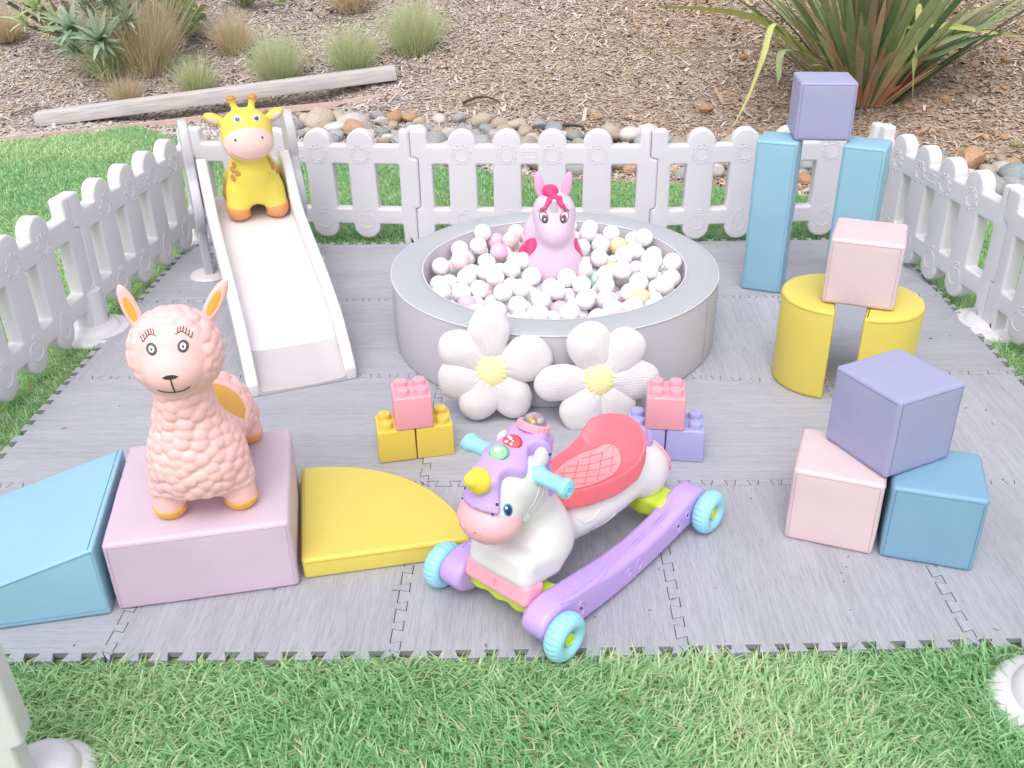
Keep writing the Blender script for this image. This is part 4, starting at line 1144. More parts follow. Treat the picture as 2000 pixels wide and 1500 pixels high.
# ------------------------------------------------------------------ stacking bricks
def plast(n, c, rough=.35, sss=0.0): return mat(n, c, rough, .02, 4, .08, 200, .45, sss)
P_PINK = plast('pink brick plastic', '#e9a3b0'); P_YEL = plast('yellow brick plastic', '#e0c656'); P_PUR = plast('lilac brick plastic', '#aaa9da')
def brick(x, y, z, rz, m_, label):
    w_, h = .104, .098
    bm = bmesh.new(); bmesh.ops.create_cube(bm, size=1)
    for v in bm.verts:
        f = 1.0 if v.co.z < 0 else .985
        v.co = Vector((v.co.x * w_ * f, v.co.y * w_ * f, (v.co.z + .5) * h))
    bmesh.ops.bevel(bm, geom=bm.edges[:] + bm.verts[:], offset=.0045, segments=3, profile=.5, affect='EDGES')
    t = thing('stacking_brick', label, 'toy brick', (x, y, z), R(rz), 'chunky stacking bricks')
    link('brick_body', bm_mesh('brick_body', bm, 40), m_, t)
    for sx in (-1, 1):
        for sy in (-1, 1): link('stud', stud_me, None, t, (sx * .0255, sy * .0255, h - .001)).material_slots[0].link = 'OBJECT'
    for c in t.children if False else [o for o in C.objects if o.parent == t and o.name.startswith('stud')]: c.material_slots[0].material = m_
stud_me = lathe([(.0185, 0), (.018, .014), (.0165, .0172), (.0140, .0180), (0, .0180)], 28); stud_me.materials.append(P_PINK)
def wpos(x0, y0, rz, lx, ly): a = R(rz); return x0 + math.cos(a) * lx - math.sin(a) * ly, y0 + math.sin(a) * lx + math.cos(a) * ly
for lx, nm in ((.052, 'left'), (.158, 'right')):
    x, y = wpos(.480, .705, 12.3, lx, .052); brick(x, y, 0, 12.3, P_YEL, 'yellow stacking brick, %s of the pair under a pink brick' % nm)
x, y = wpos(.480, .705, 12.3, .104, .050); brick(x, y, .099, 12.3, P_PINK, 'pink stacking brick on top of the two yellow bricks')
for lx, nm in ((.052, 'left'), (.158, 'right')):
    x, y = wpos(1.160, .727, -6.5, lx, .052); brick(x, y, 0, -6.5, P_PUR, 'lilac stacking brick, %s of the pair under a pink brick' % nm)
x, y = wpos(1.160, .727, -6.5, .100, .050); brick(x, y, .099, -6.5, P_PINK, 'pink stacking brick on top of the two lilac bricks')

# ------------------------------------------------------------------ ball pit
F_RIM = mat('grey rim fabric', '#b1b3b8', .8, .03, 4, .5, 500, .15); F_WALL = mat('pale grey pit fabric', '#c3c0c5', .8, .03, 4, .5, 500, .15); F_IN = mat('pale lining fabric', '#cdc6cd', .75, .05, 5, .4, 300, .2)
PX, PY, RO, RI, RH = .975, 1.555, .552, .447, .248
pit = thing('ball_pit', 'round grey foam ball pit full of pastel balls', 'ball pit', (PX, PY, 0))
def wob_ring(prof, seg=128, amp=.002, seed=0):
    V = []; n = len(prof); F = []
    for i in range(seg):
        a = 2 * math.pi * i / seg; wv = amp * mnoise.noise(Vector((math.cos(a) * 2.2, math.sin(a) * 2.2, seed))) 
        for r, z in prof: V.append(((r + wv) * math.cos(a), (r + wv) * math.sin(a), z))
    for i in range(seg):
        for j in range(n - 1):
            a = i * n + j; b = ((i + 1) % seg) * n + j; F.append((a, b, b + 1, a + 1))
    bm = bmesh.new(); vs = [bm.verts.new(v) for v in V]; [bm.faces.new([vs[i] for i in f]) for f in F]
    return bm_mesh('ring', bm, 45)
link('outer_wall', wob_ring([(RO - .02, .001), (RO - .002, .003), (RO + .001, .012), (RO + .004, .08), (RO + .005, .13), (RO + .003, .20), (RO, RH - .006)], 128, .004, 1), F_WALL, pit)
link('rim', wob_ring([(RO + .0015, RH - .008), (RO, RH - .002), (RO - .006, RH + .001), (RO - .03, RH + .003), ((RO + RI) / 2, RH + .004), (RI + .02, RH + .003), (RI + .004, RH + .001), (RI, RH - .004)], 128, .003, 1), F_RIM, pit)
link('inner_wall', wob_ring([(RI, RH - .004), (RI - .001, RH - .012), (RI - .004, .16), (RI - .004, .08), (RI - .002, .04)], 128, .003, 1), F_IN, pit)
m_ps = mat('pit seam thread', '#a9a6ac', .8)
for a in (R(-118), R(-30), R(-160), R(80)):
    link('seam', tube_mesh([[((RO + .0052) * math.cos(a), (RO + .0052) * math.sin(a), z) for z in (.006, .08, .16, RH - .01)]], .0012, 5), m_ps, pit)
for a in (R(35), R(140), R(100)):
    link('seam', tube_mesh([[((RI - .0045) * math.cos(a), (RI - .0045) * math.sin(a), z) for z in (.08, .16, RH - .012)]], .0011, 5), m_ps, pit)
m_pipe = mat('white piping', '#dcd8dd', .6, .02)
for rr, zz in ((RO + .001, RH - .005), (RI, RH - .002)):
    link('piping', tube_mesh([[((rr + .003 * mnoise.noise(Vector((math.cos(a) * 2.2, math.sin(a) * 2.2, 1)))) * math.cos(a), (rr + .003 * mnoise.noise(Vector((math.cos(a) * 2.2, math.sin(a) * 2.2, 1)))) * math.sin(a), zz) for a in np.linspace(0, 2 * math.pi, 129)[:-1]]], .0022, 6, True), m_pipe, pit)
link('floor_pad', lathe([(0, .072), (RI - .004, .072), (RI - .002, .066), (RI - .002, .001), (0, .001)], 96), F_IN, pit)
# balls
BR = .032
bcols = {'white': '#f5f2f3', 'blush pink': '#efd0d2', 'lilac pink': '#e6bfd6', 'peach yellow': '#ecd5b0', 'pale blue': '#c8dde6', 'lavender grey': '#d9d5e2'}
BM = {}
bm = bmesh.new(); bmesh.ops.create_icosphere(bm, subdivisions=4, radius=BR); ball0 = bpy.data.meshes.new('ball'); bm.to_mesh(ball0); bm.free(); ball0.shade_smooth()
for k, c in bcols.items():
    me = ball0.copy(); me.materials.append(mat(k + ' ball plastic', c, .42, .02, 10, .05, 300, .4, .15)); BM[k] = me
rb = random.Random(11); balls = []
PONY = (.982, 1.66)
def rest(x, y):
    z = .072 + BR
    for (a, b, c) in balls:
        d2 = (x - a) ** 2 + (y - b) ** 2
        if d2 < (2 * BR) ** 2: z = max(z, c + math.sqrt((2 * BR) ** 2 - d2))
    return z
def target(x, y):
    return .130 + .030 * max(0, (y - PY) / RI) + .03 * max(0, (x - PX) / RI) - .02 * math.exp(-(((x - PX) ** 2) + (y - 1.3) ** 2) / .03)
while len(balls) < 292:
    best = None
    for _ in range(70):
        a = rb.uniform(0, 6.2832); r_ = (RI - BR - .004) * math.sqrt(rb.random()); x, y = PX + r_ * math.cos(a), PY + r_ * math.sin(a)
        if ((x - PONY[0]) / .098) ** 2 + ((y - PONY[1]) / .15) ** 2 < 1: continue
        z = rest(x, y); q = z - target(x, y)
        if best is None or q < best[0]: best = (q, x, y, z)
    balls.append(best[1:])
for (x, y, z) in balls:
    k = rb.choices(list(bcols), [80, 6, 3, 4, 3, 4])[0]
    o = link('pit_ball', BM[k], None, None, (x, y, z)); o.rotation_euler = (rb.uniform(0, 6), rb.uniform(0, 6), 0)
    side = 'left of' if x < PONY[0] - .11 else ('right of' if x > PONY[0] + .11 else ('in front of' if y < PONY[1] else 'behind'))
    edge = 'against the pit wall' if math.hypot(x - PX, y - PY) > RI - .075 else 'in the heap'
    lay = 'on top' if z > .072 + BR * 3.2 else 'low down'
    tag(o, '%s ball lying %s %s, %s the unicorn' % (k, lay, edge, side), 'ball', '%s balls %s %s %s the unicorn' % (k, lay, edge, side))

# ------------------------------------------------------------------ toddler slide
S_WHITE = mat('white slide plastic', '#dbd6d8', .35, .02, 5, .12, 200, .45); S_GREY = mat('grey slide plastic', '#c4c2c8', .4, .02, 5, .12, 200, .4); S_LG = mat('light grey slide plastic', '#bdb6b9', .4, .02, 5, .15, 200, .4)
S_CREAM = mat('cream inner plastic', '#e6cfae', .5, .05)
slide = thing('toddler_slide', 'white toddler slide with grey side panels and grey run out', 'slide', (.177, 1.138, 0), math.atan2(.93, -.37) - math.pi / 2)
# local frame: x to the right when seen from the foot, y up the slide
BED = [(0, .010), (.03, .022), (.08, .055), (.13, .092), (.2, .128), (.35, .175), (.55, .213), (.75, .25), (.92, .288), (1.0, .300), (1.14, .302)]
def bz(s): return float(np.interp(s, [a for a, b in BED], [b for a, b in BED]))
ss = [0, .015, .03, .055, .08, .105, .13]; ss2 = [.13, .165, .2, .27, .35, .45, .55, .65, .75, .84, .92, .96, 1.0, 1.14]
def bed_part(name, sl_, m_):
    bm = bmesh.new(); hw_ = .137; rows = []
    for s_ in sl_:
        z = bz(s_); r_ = []
        for x, dz in ((-hw_, .012), (-hw_ + .012, .003), (-.07, 0), (0, -.001), (.07, 0), (hw_ - .012, .003), (hw_, .012), (hw_, -.012), (-hw_, -.012)): r_.append(bm.verts.new((x, s_, max(.0015, z + dz))))
        rows.append(r_)
    for a_, b_ in zip(rows, rows[1:]):
        for k in range(9): bm.faces.new((a_[k], a_[(k + 1) % 9], b_[(k + 1) % 9], b_[k]))
    bm.faces.new(rows[0][::-1]); bm.faces.new(rows[-1])
    return link(name, bm_mesh(name, bm, 35), m_, slide)
bed_part('run_out', ss, S_LG); bed_part('slide_bed', ss2, S_WHITE)
def rail(sx):
    tz = lambda s: bz(s) + float(np.interp(s, [0, .04, .12, .3, .8, .88, .94, 1.0, 1.06, 1.12, 1.15], [.030, .055, .064, .058, .070, .125, .175, .198, .180, .12, .06]))
    S_ = [0, .02, .05, .09, .13, .2, .28, .36, .45, .55, .65, .75, .82, .86, .90, .94, .97, 1.0, 1.03, 1.06, 1.09, 1.12, 1.145]
    up = [(s, tz(s)) for s in S_]; dn = [(s, max(.001, bz(s) - .022)) for s in S_[::-1]]
    me = plate([fillet(up + dn, .004, 2)], .0185, .007, 3, 50)      # x=s, y=z
    me.transform(Matrix(((0, 0, 1, 0), (1, 0, 0, 0), (0, 1, 0, 0), (0, 0, 0, 1))))
    o = link('side_rail', me, S_WHITE, slide, (sx * .154, 0, 0)); return o
for sx in (-1, 1): rail(sx)
for sx in (-1, 1):   # seam screws on the rails and cream oval recess inside the hand hold
    rc = lathe([(0, .0), (.045, .0), (.05, -.002), (.05, -.004)], 40); rc.transform(Matrix.Diagonal((.55, 1.35, 1, 1))); rc.transform(Matrix.Rotation(-sx * math.pi / 2, 4, 'Y'))
    link('hand_hold_recess', rc, S_CREAM, slide, (sx * (.152 - .0170), 1.0, .395))
def side_panel(sx):
    lp = []
    def arc(cy, cz, ry, rz_, a0, a1, n=14):
        for k in range(n + 1):
            a = R(a0 + (a1 - a0) * k / n); lp.append((cy + ry * math.cos(a), cz + rz_ * math.sin(a)))
    lp.append((1.06, .001)); lp.append((1.065, .20))
    arc(1.06, .30, .10, .115, 240, 120, 12)
    arc(1.10, .50, .085, .115, 205, -25, 20)
    arc(1.16, .30, .10, .115, 60, -60, 12)
    lp.append((1.14, .20)); lp.append((1.145, .001))
    me = plate([fillet(lp, .006, 2)], .018, .008, 3, 50)
    me.transform(Matrix(((0, 0, 1, 0), (1, 0, 0, 0), (0, 1, 0, 0), (0, 0, 0, 1))))
    link('side_panel', me, S_GREY, slide, (sx * .195, 0, .012))
    link('foot_dish', lathe([(0, .016), (.04, .016), (.072, .010), (.078, .003), (.078, 0), (0, 0)], 40), S_WHITE, slide, (sx * .195, 1.10, .001))
for sx in (-1, 1): side_panel(sx)
for k, z in enumerate((.10, .20, .285)):
    link('step', box_me('step', .34, .07, .022, .006), S_GREY, slide, (0, 1.20 - k * .03 + .02, z - .011))
link('cross_bar', tube_mesh([[(-.19, 1.1, .08), (.19, 1.1, .08)]], .012, 12), S_WHITE, slide)

# ------------------------------------------------------------------ hopper animals
def rubber(n, c, **k): return mat(n, c, k.pop('rough', .42), .02, 6, .1, 250, .45, **k)
H_YEL = rubber('yellow hopper rubber', '#e2cf58'); H_ORG = rubber('orange hoof rubber', '#dc9a62'); H_MUZ = rubber('blush muzzle rubber', '#ecc8c0'); H_SPOT = rubber('brown spot paint', '#c58a4a')
K_BLK = mat('black paint', '#3c3a3e', .4, 0); K_WHT = mat('white paint', '#ecebed', .35, 0); K_GRY = mat('dark grey paint', '#57575f', .35, 0)
def line_on(bvh, pts, d, r, off=.0008, n_=10):
    P_ = [Vector(p) for p in pts]; out = []
    for a_, b_ in zip(P_, P_[1:]):
        for k in range(n_): out.append(project(bvh, a_.lerp(b_, k / n_), d, off))
    out.append(project(bvh, P_[-1], d, off)); return out

def giraffe():
    t = thing('giraffe_hopper', 'yellow inflatable giraffe hopper toy sitting at the top of the slide', 'giraffe toy', (-.140, 1.985, .282), R(17))
    def body(P):
        trunk = ell(P, (0, .010, .115), (.092, .078, .115)); sh = ell(P, (0, .01, .17), (.082, .070, .085))
        rear = ell(P, (0, .13, .115), (.098, .13, .100)); 
        neck = cap(P, (0, 0, .19), (0, -.012, .27), .068, .06)
        legs = sunion(.02, *[cap(P, (sx * .060, .0, .10), (sx * .072, -.018, .040), .046, .042) for sx in (-1, 1)], *[cap(P, (sx * .065, .18, .10), (sx * .085, .20, .042), .05, .04) for sx in (-1, 1)])
        d = sunion(.035, trunk, sh, rear, neck); d = smin(d, legs, .03)
        arch = cap(P, (0, -.09, .030), (0, .1, .035), .030); d = smax(d, -arch, .02)
        head = sunion(.03, ell(P, (0, -.018, .330), (.092, .078, .082)), ell(P, (0, -.055, .290), (.088, .062, .062)))
        d = smin(d, head, .018)
        horns = sunion(.004, *[smin(cap(P, (sx * .024, -.01, .39), (sx * .036, -.004, .437), .0125, .0115), ell(P, (sx * .037, -.004, .442), (.0175, .0175, .012)), .004) for sx in (-1, 1)])
        d = smin(d, horns, .010)
        for sx in (-1, 1):
            e_ = ell(P, (sx * .108, .005, .375), (.038, .014, .020), (0, sx * -.45, 0)); d = smin(d, e_, .012)
        return smax(d, -P[:, 2] + .0, .004)
    lo, hi = (-.16, -.13, -.01), (.16, .28, .47)
    me = surfnet('body', body, lo, hi, .0042); b = bvh_of(me)
    link('body', me, H_YEL, t)
    shell = lambda g: (lambda P: smax(body(P) - .0011, g(P), .001))
    for sx in (-1, 1):
        f = shell(lambda P, sx=sx: smax(smax(P[:, 2] - .052 - .18 * (np.abs(P[:, 0]) - .06), -sx * P[:, 0] + .018, .004), P[:, 1] - .10, .003)); link('hoof', surfnet('hoof', f, (-.13, -.08, -.01), (.13, .12, .09), .004), H_ORG, t)
        f = shell(lambda P, sx=sx: smax(smax(P[:, 2] - .050, -sx * P[:, 0] + .018, .004), .10 - P[:, 1], .003)); link('hoof', surfnet('hoof', f, (-.14, .09, -.01), (.14, .27, .09), .004), H_ORG, t)
    f = shell(lambda P: ell(P, (.004, -.100, .298), (.100, .075, .060))); link('muzzle', surfnet('muzzle', f, (-.12, -.14, .2), (.12, -.02, .36), .003), H_MUZ, t)
    for sx in (-1, 1):
        f = shell(lambda P, sx=sx: ell(P, (sx * .038, -.004, .447), (.024, .024, .010))); link('horn_tip', surfnet('tip', f, (sx * .038 - .03, -.04, .42), (sx * .038 + .03, .03, .465), .003), H_SPOT, t)
        f = shell(lambda P, sx=sx: ell(P, (sx * .112, -.012, .372), (.026, .014, .012), (0, sx * -.45, 0))); link('inner_ear', surfnet('ear', f, (min(sx * .07, sx * .15), -.04, .34), (max(sx * .07, sx * .15), .02, .41), .003), H_MUZ, t)
        e = link('eye', decal(b, (sx * .034 + .008, -.09, .396), (0, 1, -.5), .0135, .015, .0012), K_WHT, t)
        link('pupil', decal(b, (sx * .033 + .008, -.09, .394), (0, 1, -.5), .0082, .0095, .0020), K_GRY, e); link('glint', decal(b, (sx * .031 + .008, -.09, .399), (0, 1, -.5), .0026, .0026, .0028, rings=1), K_WHT, e)
        link('nostril', decal(b, (sx * .047 + .004, -.11, .320), (0, 1, 0), .0035, .0045, .0026, rings=1), K_BLK, t)
    for c_, rx, ry in [((-.062, .215), .008, .010), ((-.070, .197), .009, .012), ((-.054, .187), .011, .010), ((-.072, .168), .009, .014), ((-.093, .19), .006, .016), ((.068, .215), .005, .011), ((.076, .195), .008, .013), ((.090, .175), .007, .013), ((.062, .228), .004, .008)]:
        link('spot', decal(b, (c_[0], -.1, c_[1]), (0, 1, 0), rx, ry, .0009, rings=3), H_SPOT, t)
    link('mouth', tube_mesh([line_on(b, [(-.064, -.15, .276), (-.056, -.15, .264), (-.03, -.15, .250), (0, -.15, .244), (.04, -.15, .250)], (0, 1, 0), .001, .0018)], .0009, 5), H_SPOT, t)
    link('tail', tube_mesh([[(0, .24, .15), (0, .27, .14), (0, .28, .10)]], .006, 8), H_YEL, t)
giraffe()

L_PINK = rubber('pink llama rubber', '#f4c3c1', rough=.45, sss=.05); L_YEL = rubber('golden hoof rubber', '#e8ae4e')
def llama():
    t = thing('llama_hopper', 'pink woolly llama hopper toy standing on the rose pink foam box', 'llama toy', (.150, .335, .1855), R(13))
    oy = -.085     # front legs
    face = lambda P: np.minimum(ell(P, (0, oy - .080, .415), (.062, .050, .064)), ell(P, (0, oy - .095, .378), (.052, .05, .040)))
    def body(P):
        chest = sunion(.03, ell(P, (.002, oy + .005, .155), (.097, .080, .10)), ell(P, (.002, oy, .115), (.098, .075, .085)))
        neck = cap(P, (0, oy + .0, .20), (.002, oy - .012, .34), .066, .052)
        rear = sunion(.03, ell(P, (0, oy + .20, .135), (.112, .12, .090)), ell(P, (0, oy + .11, .14), (.09, .12, .075)))
        head = sunion(.02, ell(P, (.005, oy - .012, .402), (.091, .080, .092)), ell(P, (.002, oy - .072, .385), (.056, .038, .044)))
        d = sunion(.03, chest, neck, rear); d = smin(d, head, .012)
        legs = sunion(.01, *[cap(P, (sx * .072, oy, .08), (sx * .076, oy - .004, .030), .038, .036) for sx in (-1, 1)], *[cap(P, (sx * .078, oy + .26, .09), (sx * .084, oy + .275, .030), .036, .034) for sx in (-1, 1)])
        d = smin(d, legs, .018)
        arch = cap(P, (0, -.3, .032), (0, .3, .032), .034); d = smax(d, -arch, .016)
        return smax(d, -P[:, 2], .005)
    lo, hi = (-.15, -.24, -.01), (.15, .26, .50)
    me = surfnet('body', body, lo, hi, .0034)
    # wool bumps
    co = np.empty(len(me.vertices) * 3, np.float32); me.vertices.foreach_get('co', co); co = co.reshape(-1, 3).astype(float)
    no = np.empty(len(me.vertices) * 3, np.float32); me.vertices.foreach_get('normal', no); no = no.reshape(-1, 3).astype(float)
    mask = np.clip((face(co) - .004) / .012, 0, 1) * np.clip((co[:, 2] - .062) / .012, 0, 1)
    mask *= np.clip((ell(co, (0, oy + .135, .215), (.125, .055, .10)) + .0) / .008, 0, 1)
    rr = np.random.RandomState(2); order = rr.permutation(len(co)); seeds = []
    sc_ = np.array([1, 1, 1.28]); kd = None; pts = co * sc_; rad = .0235
    cell = {}; 
    for i in order:
        if mask[i] < .3: continue
        p_ = pts[i]; key = tuple((p_ / rad).astype(int)); ok = True
        for a in (-1, 0, 1):
            for b_ in (-1, 0, 1):
                for c_ in (-1, 0, 1):
                    for q in cell.get((key[0] + a, key[1] + b_, key[2] + c_), ()):
                        if ((q - p_) ** 2).sum() < rad * rad: ok = False; break
                    if not ok: break
                if not ok: break
            if not ok: break
        if ok: cell.setdefault(key, []).append(p_); seeds.append(p_)
    kd = KDTree(len(seeds)); [kd.insert(s_, k) for k, s_ in enumerate(seeds)]; kd.balance()
    dd = np.array([kd.find(p_)[2] for p_ in pts]); h_ = np.sqrt(np.clip(1 - (dd / (rad * .78)) ** 2, 0, 1)) * .0066
    co2 = co + no * (h_ * mask)[:, None]; co2[:, 2] = np.maximum(co2[:, 2], 0)
    me.vertices.foreach_set('co', co2.astype(np.float32).ravel()); me.update()
    b = bvh_of(me); link('body', me, L_PINK, t)
    shell = lambda g, o_=.0014: (lambda P: smax(body(P) - o_, g(P), .001))
    for sx in (-1, 1):
        for y0, y1 in ((-.2, .08), (.08, .3)):
            f = shell(lambda P, sx=sx, y0=y0, y1=y1: np.maximum(np.maximum(P[:, 2] - .027, -sx * P[:, 0] + .012), np.maximum(y0 - P[:, 1], P[:, 1] - y1)), .003)
            link('hoof', surfnet('hoof', f, (-.14, y0, -.01), (.14, y1, .05), .0036), L_YEL, t)
    f = shell(lambda P: ell(P, (0, oy + .135, .215), (.135, .050, .105)), .0012); link('saddle', surfnet('saddle', f, (-.15, -.08, .06), (.15, .15, .28), .0034), L_YEL, t)
    for sx, tipx, tz in ((-1, -.083, .540), (1, .113, .535)):
        bx_ = sx * .062 + .006
        base_, tip = (bx_, oy + .0, .452), (tipx + .008, oy + .0, tz)
        dv = Vector(tip) - Vector(base_); ang = math.atan2(dv.x, dv.z); c_ = (Vector(base_) + Vector(tip)) / 2
        ear = lambda P, r=(.0165, .0105, .058), o=(0, 0, 0): ell(P, (c_.x + o[0], c_.y + o[1], c_.z + o[2]), r, (0, ang, 0))
        link('ear', surfnet('ear', lambda P: smax(ear(P), -ell(P, (c_.x, c_.y - .020, c_.z + .002), (.0135, .016, .050), (0, ang, 0)), .003), (c_.x - .06, c_.y - .03, c_.z - .08), (c_.x + .06, c_.y + .03, c_.z + .08), .003), L_PINK, t)
        link('inner_ear', surfnet('inner_ear', lambda P: ear(P, (.0128, .0040, .049), (0, -.0040, .001)), (c_.x - .06, c_.y - .03, c_.z - .08), (c_.x + .06, c_.y + .03, c_.z + .08), .002), L_YEL, t)
    D = (0, 1, -.1)
    for sx in (-1, 1):
        e = link('eye', decal(b, (sx * .030 + .002, oy - .15, .450), D, .0105, .0115, .0012), K_GRY, t)
        link('eye_white', decal(b, (sx * .030 + .002, oy - .15, .450), D, .0058, .0066, .0022), K_WHT, e); link('pupil', decal(b, (sx * .030 + .002, oy - .15, .450), D, .0020, .0026, .0030, rings=1), K_GRY, e)
        arc = [(sx * (.018 + .028 * q) + .002, oy - .15, .4705 + .006 * math.sin(math.pi * (q * .9 + .15)) - .014 * max(0, q - .45)) for q in np.linspace(0, 1, 7)]
        lashes = [line_on(b, arc, D, .001, .0012, 3)]
        for q in range(1, 7, 1):
            a_ = arc[q]; lashes.append(line_on(b, [a_, (a_[0] + sx * .004 * (q / 6 + .1), a_[1], a_[2] + .010)], D, .001, .0014, 3))
        link('eyelash', tube_mesh(lashes, .0008, 5), K_BLK, t)
    link('mouth', tube_mesh([line_on(b, [(.001, oy - .2, .400), (.002, oy - .2, .378), (.002, oy - .2, .364)], D, .001, .001), line_on(b, [(-.030, oy - .2, .370), (-.015, oy - .2, .365), (.002, oy - .2, .363), (.020, oy - .2, .365), (.032, oy - .2, .371)], D, .001, .001)], .0015, 6), K_BLK, t)
    link('nose', decal(b, (0.001, oy - .2, .402), D, .015, .0050, .0012, shape=lambda a: 1 if math.sin(a) < .2 else .8), K_BLK, t)
llama()

Y_PINK = rubber('pearly pink hopper rubber', '#e3c6dc', rough=.3, sss=.25); Y_HOT = rubber('magenta hopper paint', '#e0407c'); Y_HORN = rubber('pearl horn rubber', '#e4dbe4', rough=.3); Y_EAR = rubber('ear pink rubber', '#e6aed0')
def pony():
    t = thing('unicorn_hopper', 'pearly pink inflatable unicorn hopper standing among the pit balls', 'unicorn toy', (PONY[0], PONY[1] - .04, .092), R(0))
    def body(P):
        chest = sunion(.03, ell(P, (0, 0, .135), (.093, .075, .105)), ell(P, (0, 0, .09), (.088, .065, .07)))
        rear = ell(P, (-.02, .12, .185), (.095, .12, .105), (0, 0, .15)); neck = cap(P, (0, .0, .19), (0, -.01, .28), .07, .062)
        head = sunion(.03, ell(P, (-.005, -.005, .315), (.074, .07, .078)), ell(P, (-.004, -.055, .265), (.050, .045, .050)))
        legs = sunion(.01, *[cap(P, (sx * .058, 0, .08), (sx * .068, -.01, .020), .040, .038) for sx in (-1, 1)], *[cap(P, (sx * .068, .16, .09), (sx * .08, .17, .02), .042, .036) for sx in (-1, 1)])
        d = sunion(.03, chest, rear, neck); d = smin(d, head, .02); d = smin(d, legs, .02)
        arch = cap(P, (0, -.2, .022), (0, .1, .022), .030); d = smax(d, -arch, .016)
        return smax(d, -P[:, 2], .004)
    me = surfnet('body', body, (-.14, -.13, -.01), (.14, .26, .42), .0042); b = bvh_of(me); link('body', me, Y_PINK, t)
    shell = lambda g, o_=.0011: (lambda P: smax(body(P) - o_, g(P), .001))
    for sx in (-1, 1):
        c_ = Vector((sx * .046 - .008, .0, .410)); link('ear', surfnet('ear', lambda P: ell(P, c_, (.017, .010, .048), (0, sx * .18, 0)), (c_.x - .05, -.03, .35), (c_.x + .05, .03, .47), .003), Y_EAR, t)
        D = (0, 1, -.1)
        f = Vector((sx * .034 - .006, -.12, .328))
        e = link('eye', decal(b, f, D, .0150, .0190, .0010, rot=sx * -.25), K_GRY, t)
        link('eye_white', decal(b, f + Vector((sx * .001, 0, .0015)), D, .0122, .0158, .0017, rot=sx * -.25), K_WHT, e)
        link('iris_ring', decal(b, f + Vector((-sx * .0025, 0, -.003)), D, .0102, .0122, .0024), Y_HOT, e)
        link('pupil', decal(b, f + Vector((-sx * .003, 0, -.005)), D, .0085, .0100, .0031), K_GRY, e); link('glint', decal(b, f + Vector((-sx * .004 - .001, 0, -.006)), D, .0030, .0036, .0038, rings=1), K_WHT, e)
        lash = [line_on(b, [f + Vector((sx * .006, 0, .017)), f + Vector((sx * .012, 0, .026))], D, .001, .002, 3), line_on(b, [f + Vector((sx * .010, 0, .014)), f + Vector((sx * .018, 0, .021))], D, .001, .002, 3), line_on(b, [f + Vector((sx * .001, 0, .018)), f + Vector((sx * .004, 0, .028))], D, .001, .002, 3)]
        link('eyelash', tube_mesh(lash, .0014, 5), K_GRY, t)
        g_ = shell(lambda P, sx=sx: np.maximum(ell(P, (sx * .090, .02, .185), (.036, .10, .032), (sx * 0 - .55, 0, 0)), -sx * P[:, 0] + .04), .0035); link('wing', surfnet('wing', g_, (min(sx * .03, sx * .14), -.12, .1), (max(sx * .03, sx * .14), .15, .28), .0035), Y_HOT, t)
    # mane: quiff and curls
    link('mane', surfnet('mane', lambda P: sunion(.006, ell(P, (-.018, -.010, .394), (.028, .030, .022)), cap(P, (-.018, -.03, .396), (-.004, -.052, .386), .014, .010), cap(P, (-.022, -.055, .375), (-.038, -.068, .352), .008, .006), cap(P, (-.038, -.068, .352), (-.047, -.066, .352), .006, .005), cap(P, (.004, -.050, .378), (.022, -.066, .362), .009, .007), cap(P, (.022, -.066, .362), (.032, -.068, .350), .007, .005), cap(P, (-.022, -.05, .375), (.014, -.05, .382), .009)), (-.08, -.1, .33), (.06, .04, .43), .003), Y_HOT, t)
    link('horn', surfnet('horn', lambda P: cap(P, (-.006, -.062, .352), (-.006, -.088, .385), .0155, .0065), (-.04, -.12, .32), (.03, -.03, .41), .0025), Y_HORN, t)
    link('tail', surfnet('tail', lambda P: sunion(.01, cap(P, (-.085, .14, .19), (-.110, .10, .14), .012, .016), cap(P, (-.110, .10, .14), (-.106, .07, .10), .016, .007)), (-.15, .0, .05), (-.03, .2, .24), .004), Y_HOT, t)
    for sx in (-1, 1): link('nostril', tube_mesh([line_on(b, [(sx * .018 - .005 + .006 * math.cos(a), -.14, .272 + .008 * math.sin(a)) for a in np.linspace(0, 5.6, 8)], (0, 1, 0), .001, .0006, 2)], .0012, 5), Y_HORN, t)
pony()

# ------------------------------------------------------------------ daisy cushions
def cord_mat(name, c, sc=260):
    m = mat(name, c, .9, .02, 6, 0, 1, .1); n = m.node_tree.nodes; l = m.node_tree.links; b = n['Principled BSDF']
    tc = n.new('ShaderNodeTexCoord'); wv = n.new('ShaderNodeTexWave'); wv.wave_type = 'BANDS'; wv.bands_direction = 'Y'; wv.inputs['Scale'].default_value = sc / 6.28 * 1.6; wv.inputs['Distortion'].default_value = .15; wv.inputs['Detail Scale'].default_value = 2
    l.new(tc.outputs['Object'], wv.inputs['Vector']); bp = n.new('ShaderNodeBump'); bp.inputs['Strength'].default_value = .7; bp.inputs['Distance'].default_value = .0014
    l.new(wv.outputs['Fac'], bp.inputs['Height']); l.new(bp.outputs[0], b.inputs['Normal'])
    b.inputs['Sheen Weight'].default_value = .3
    return m
C_WHITE = cord_mat('white corduroy', '#dfdbdc'); C_YEL = mat('soft yellow plush', '#f5ebb0', .95, .03, 40, .5, 500, .1)
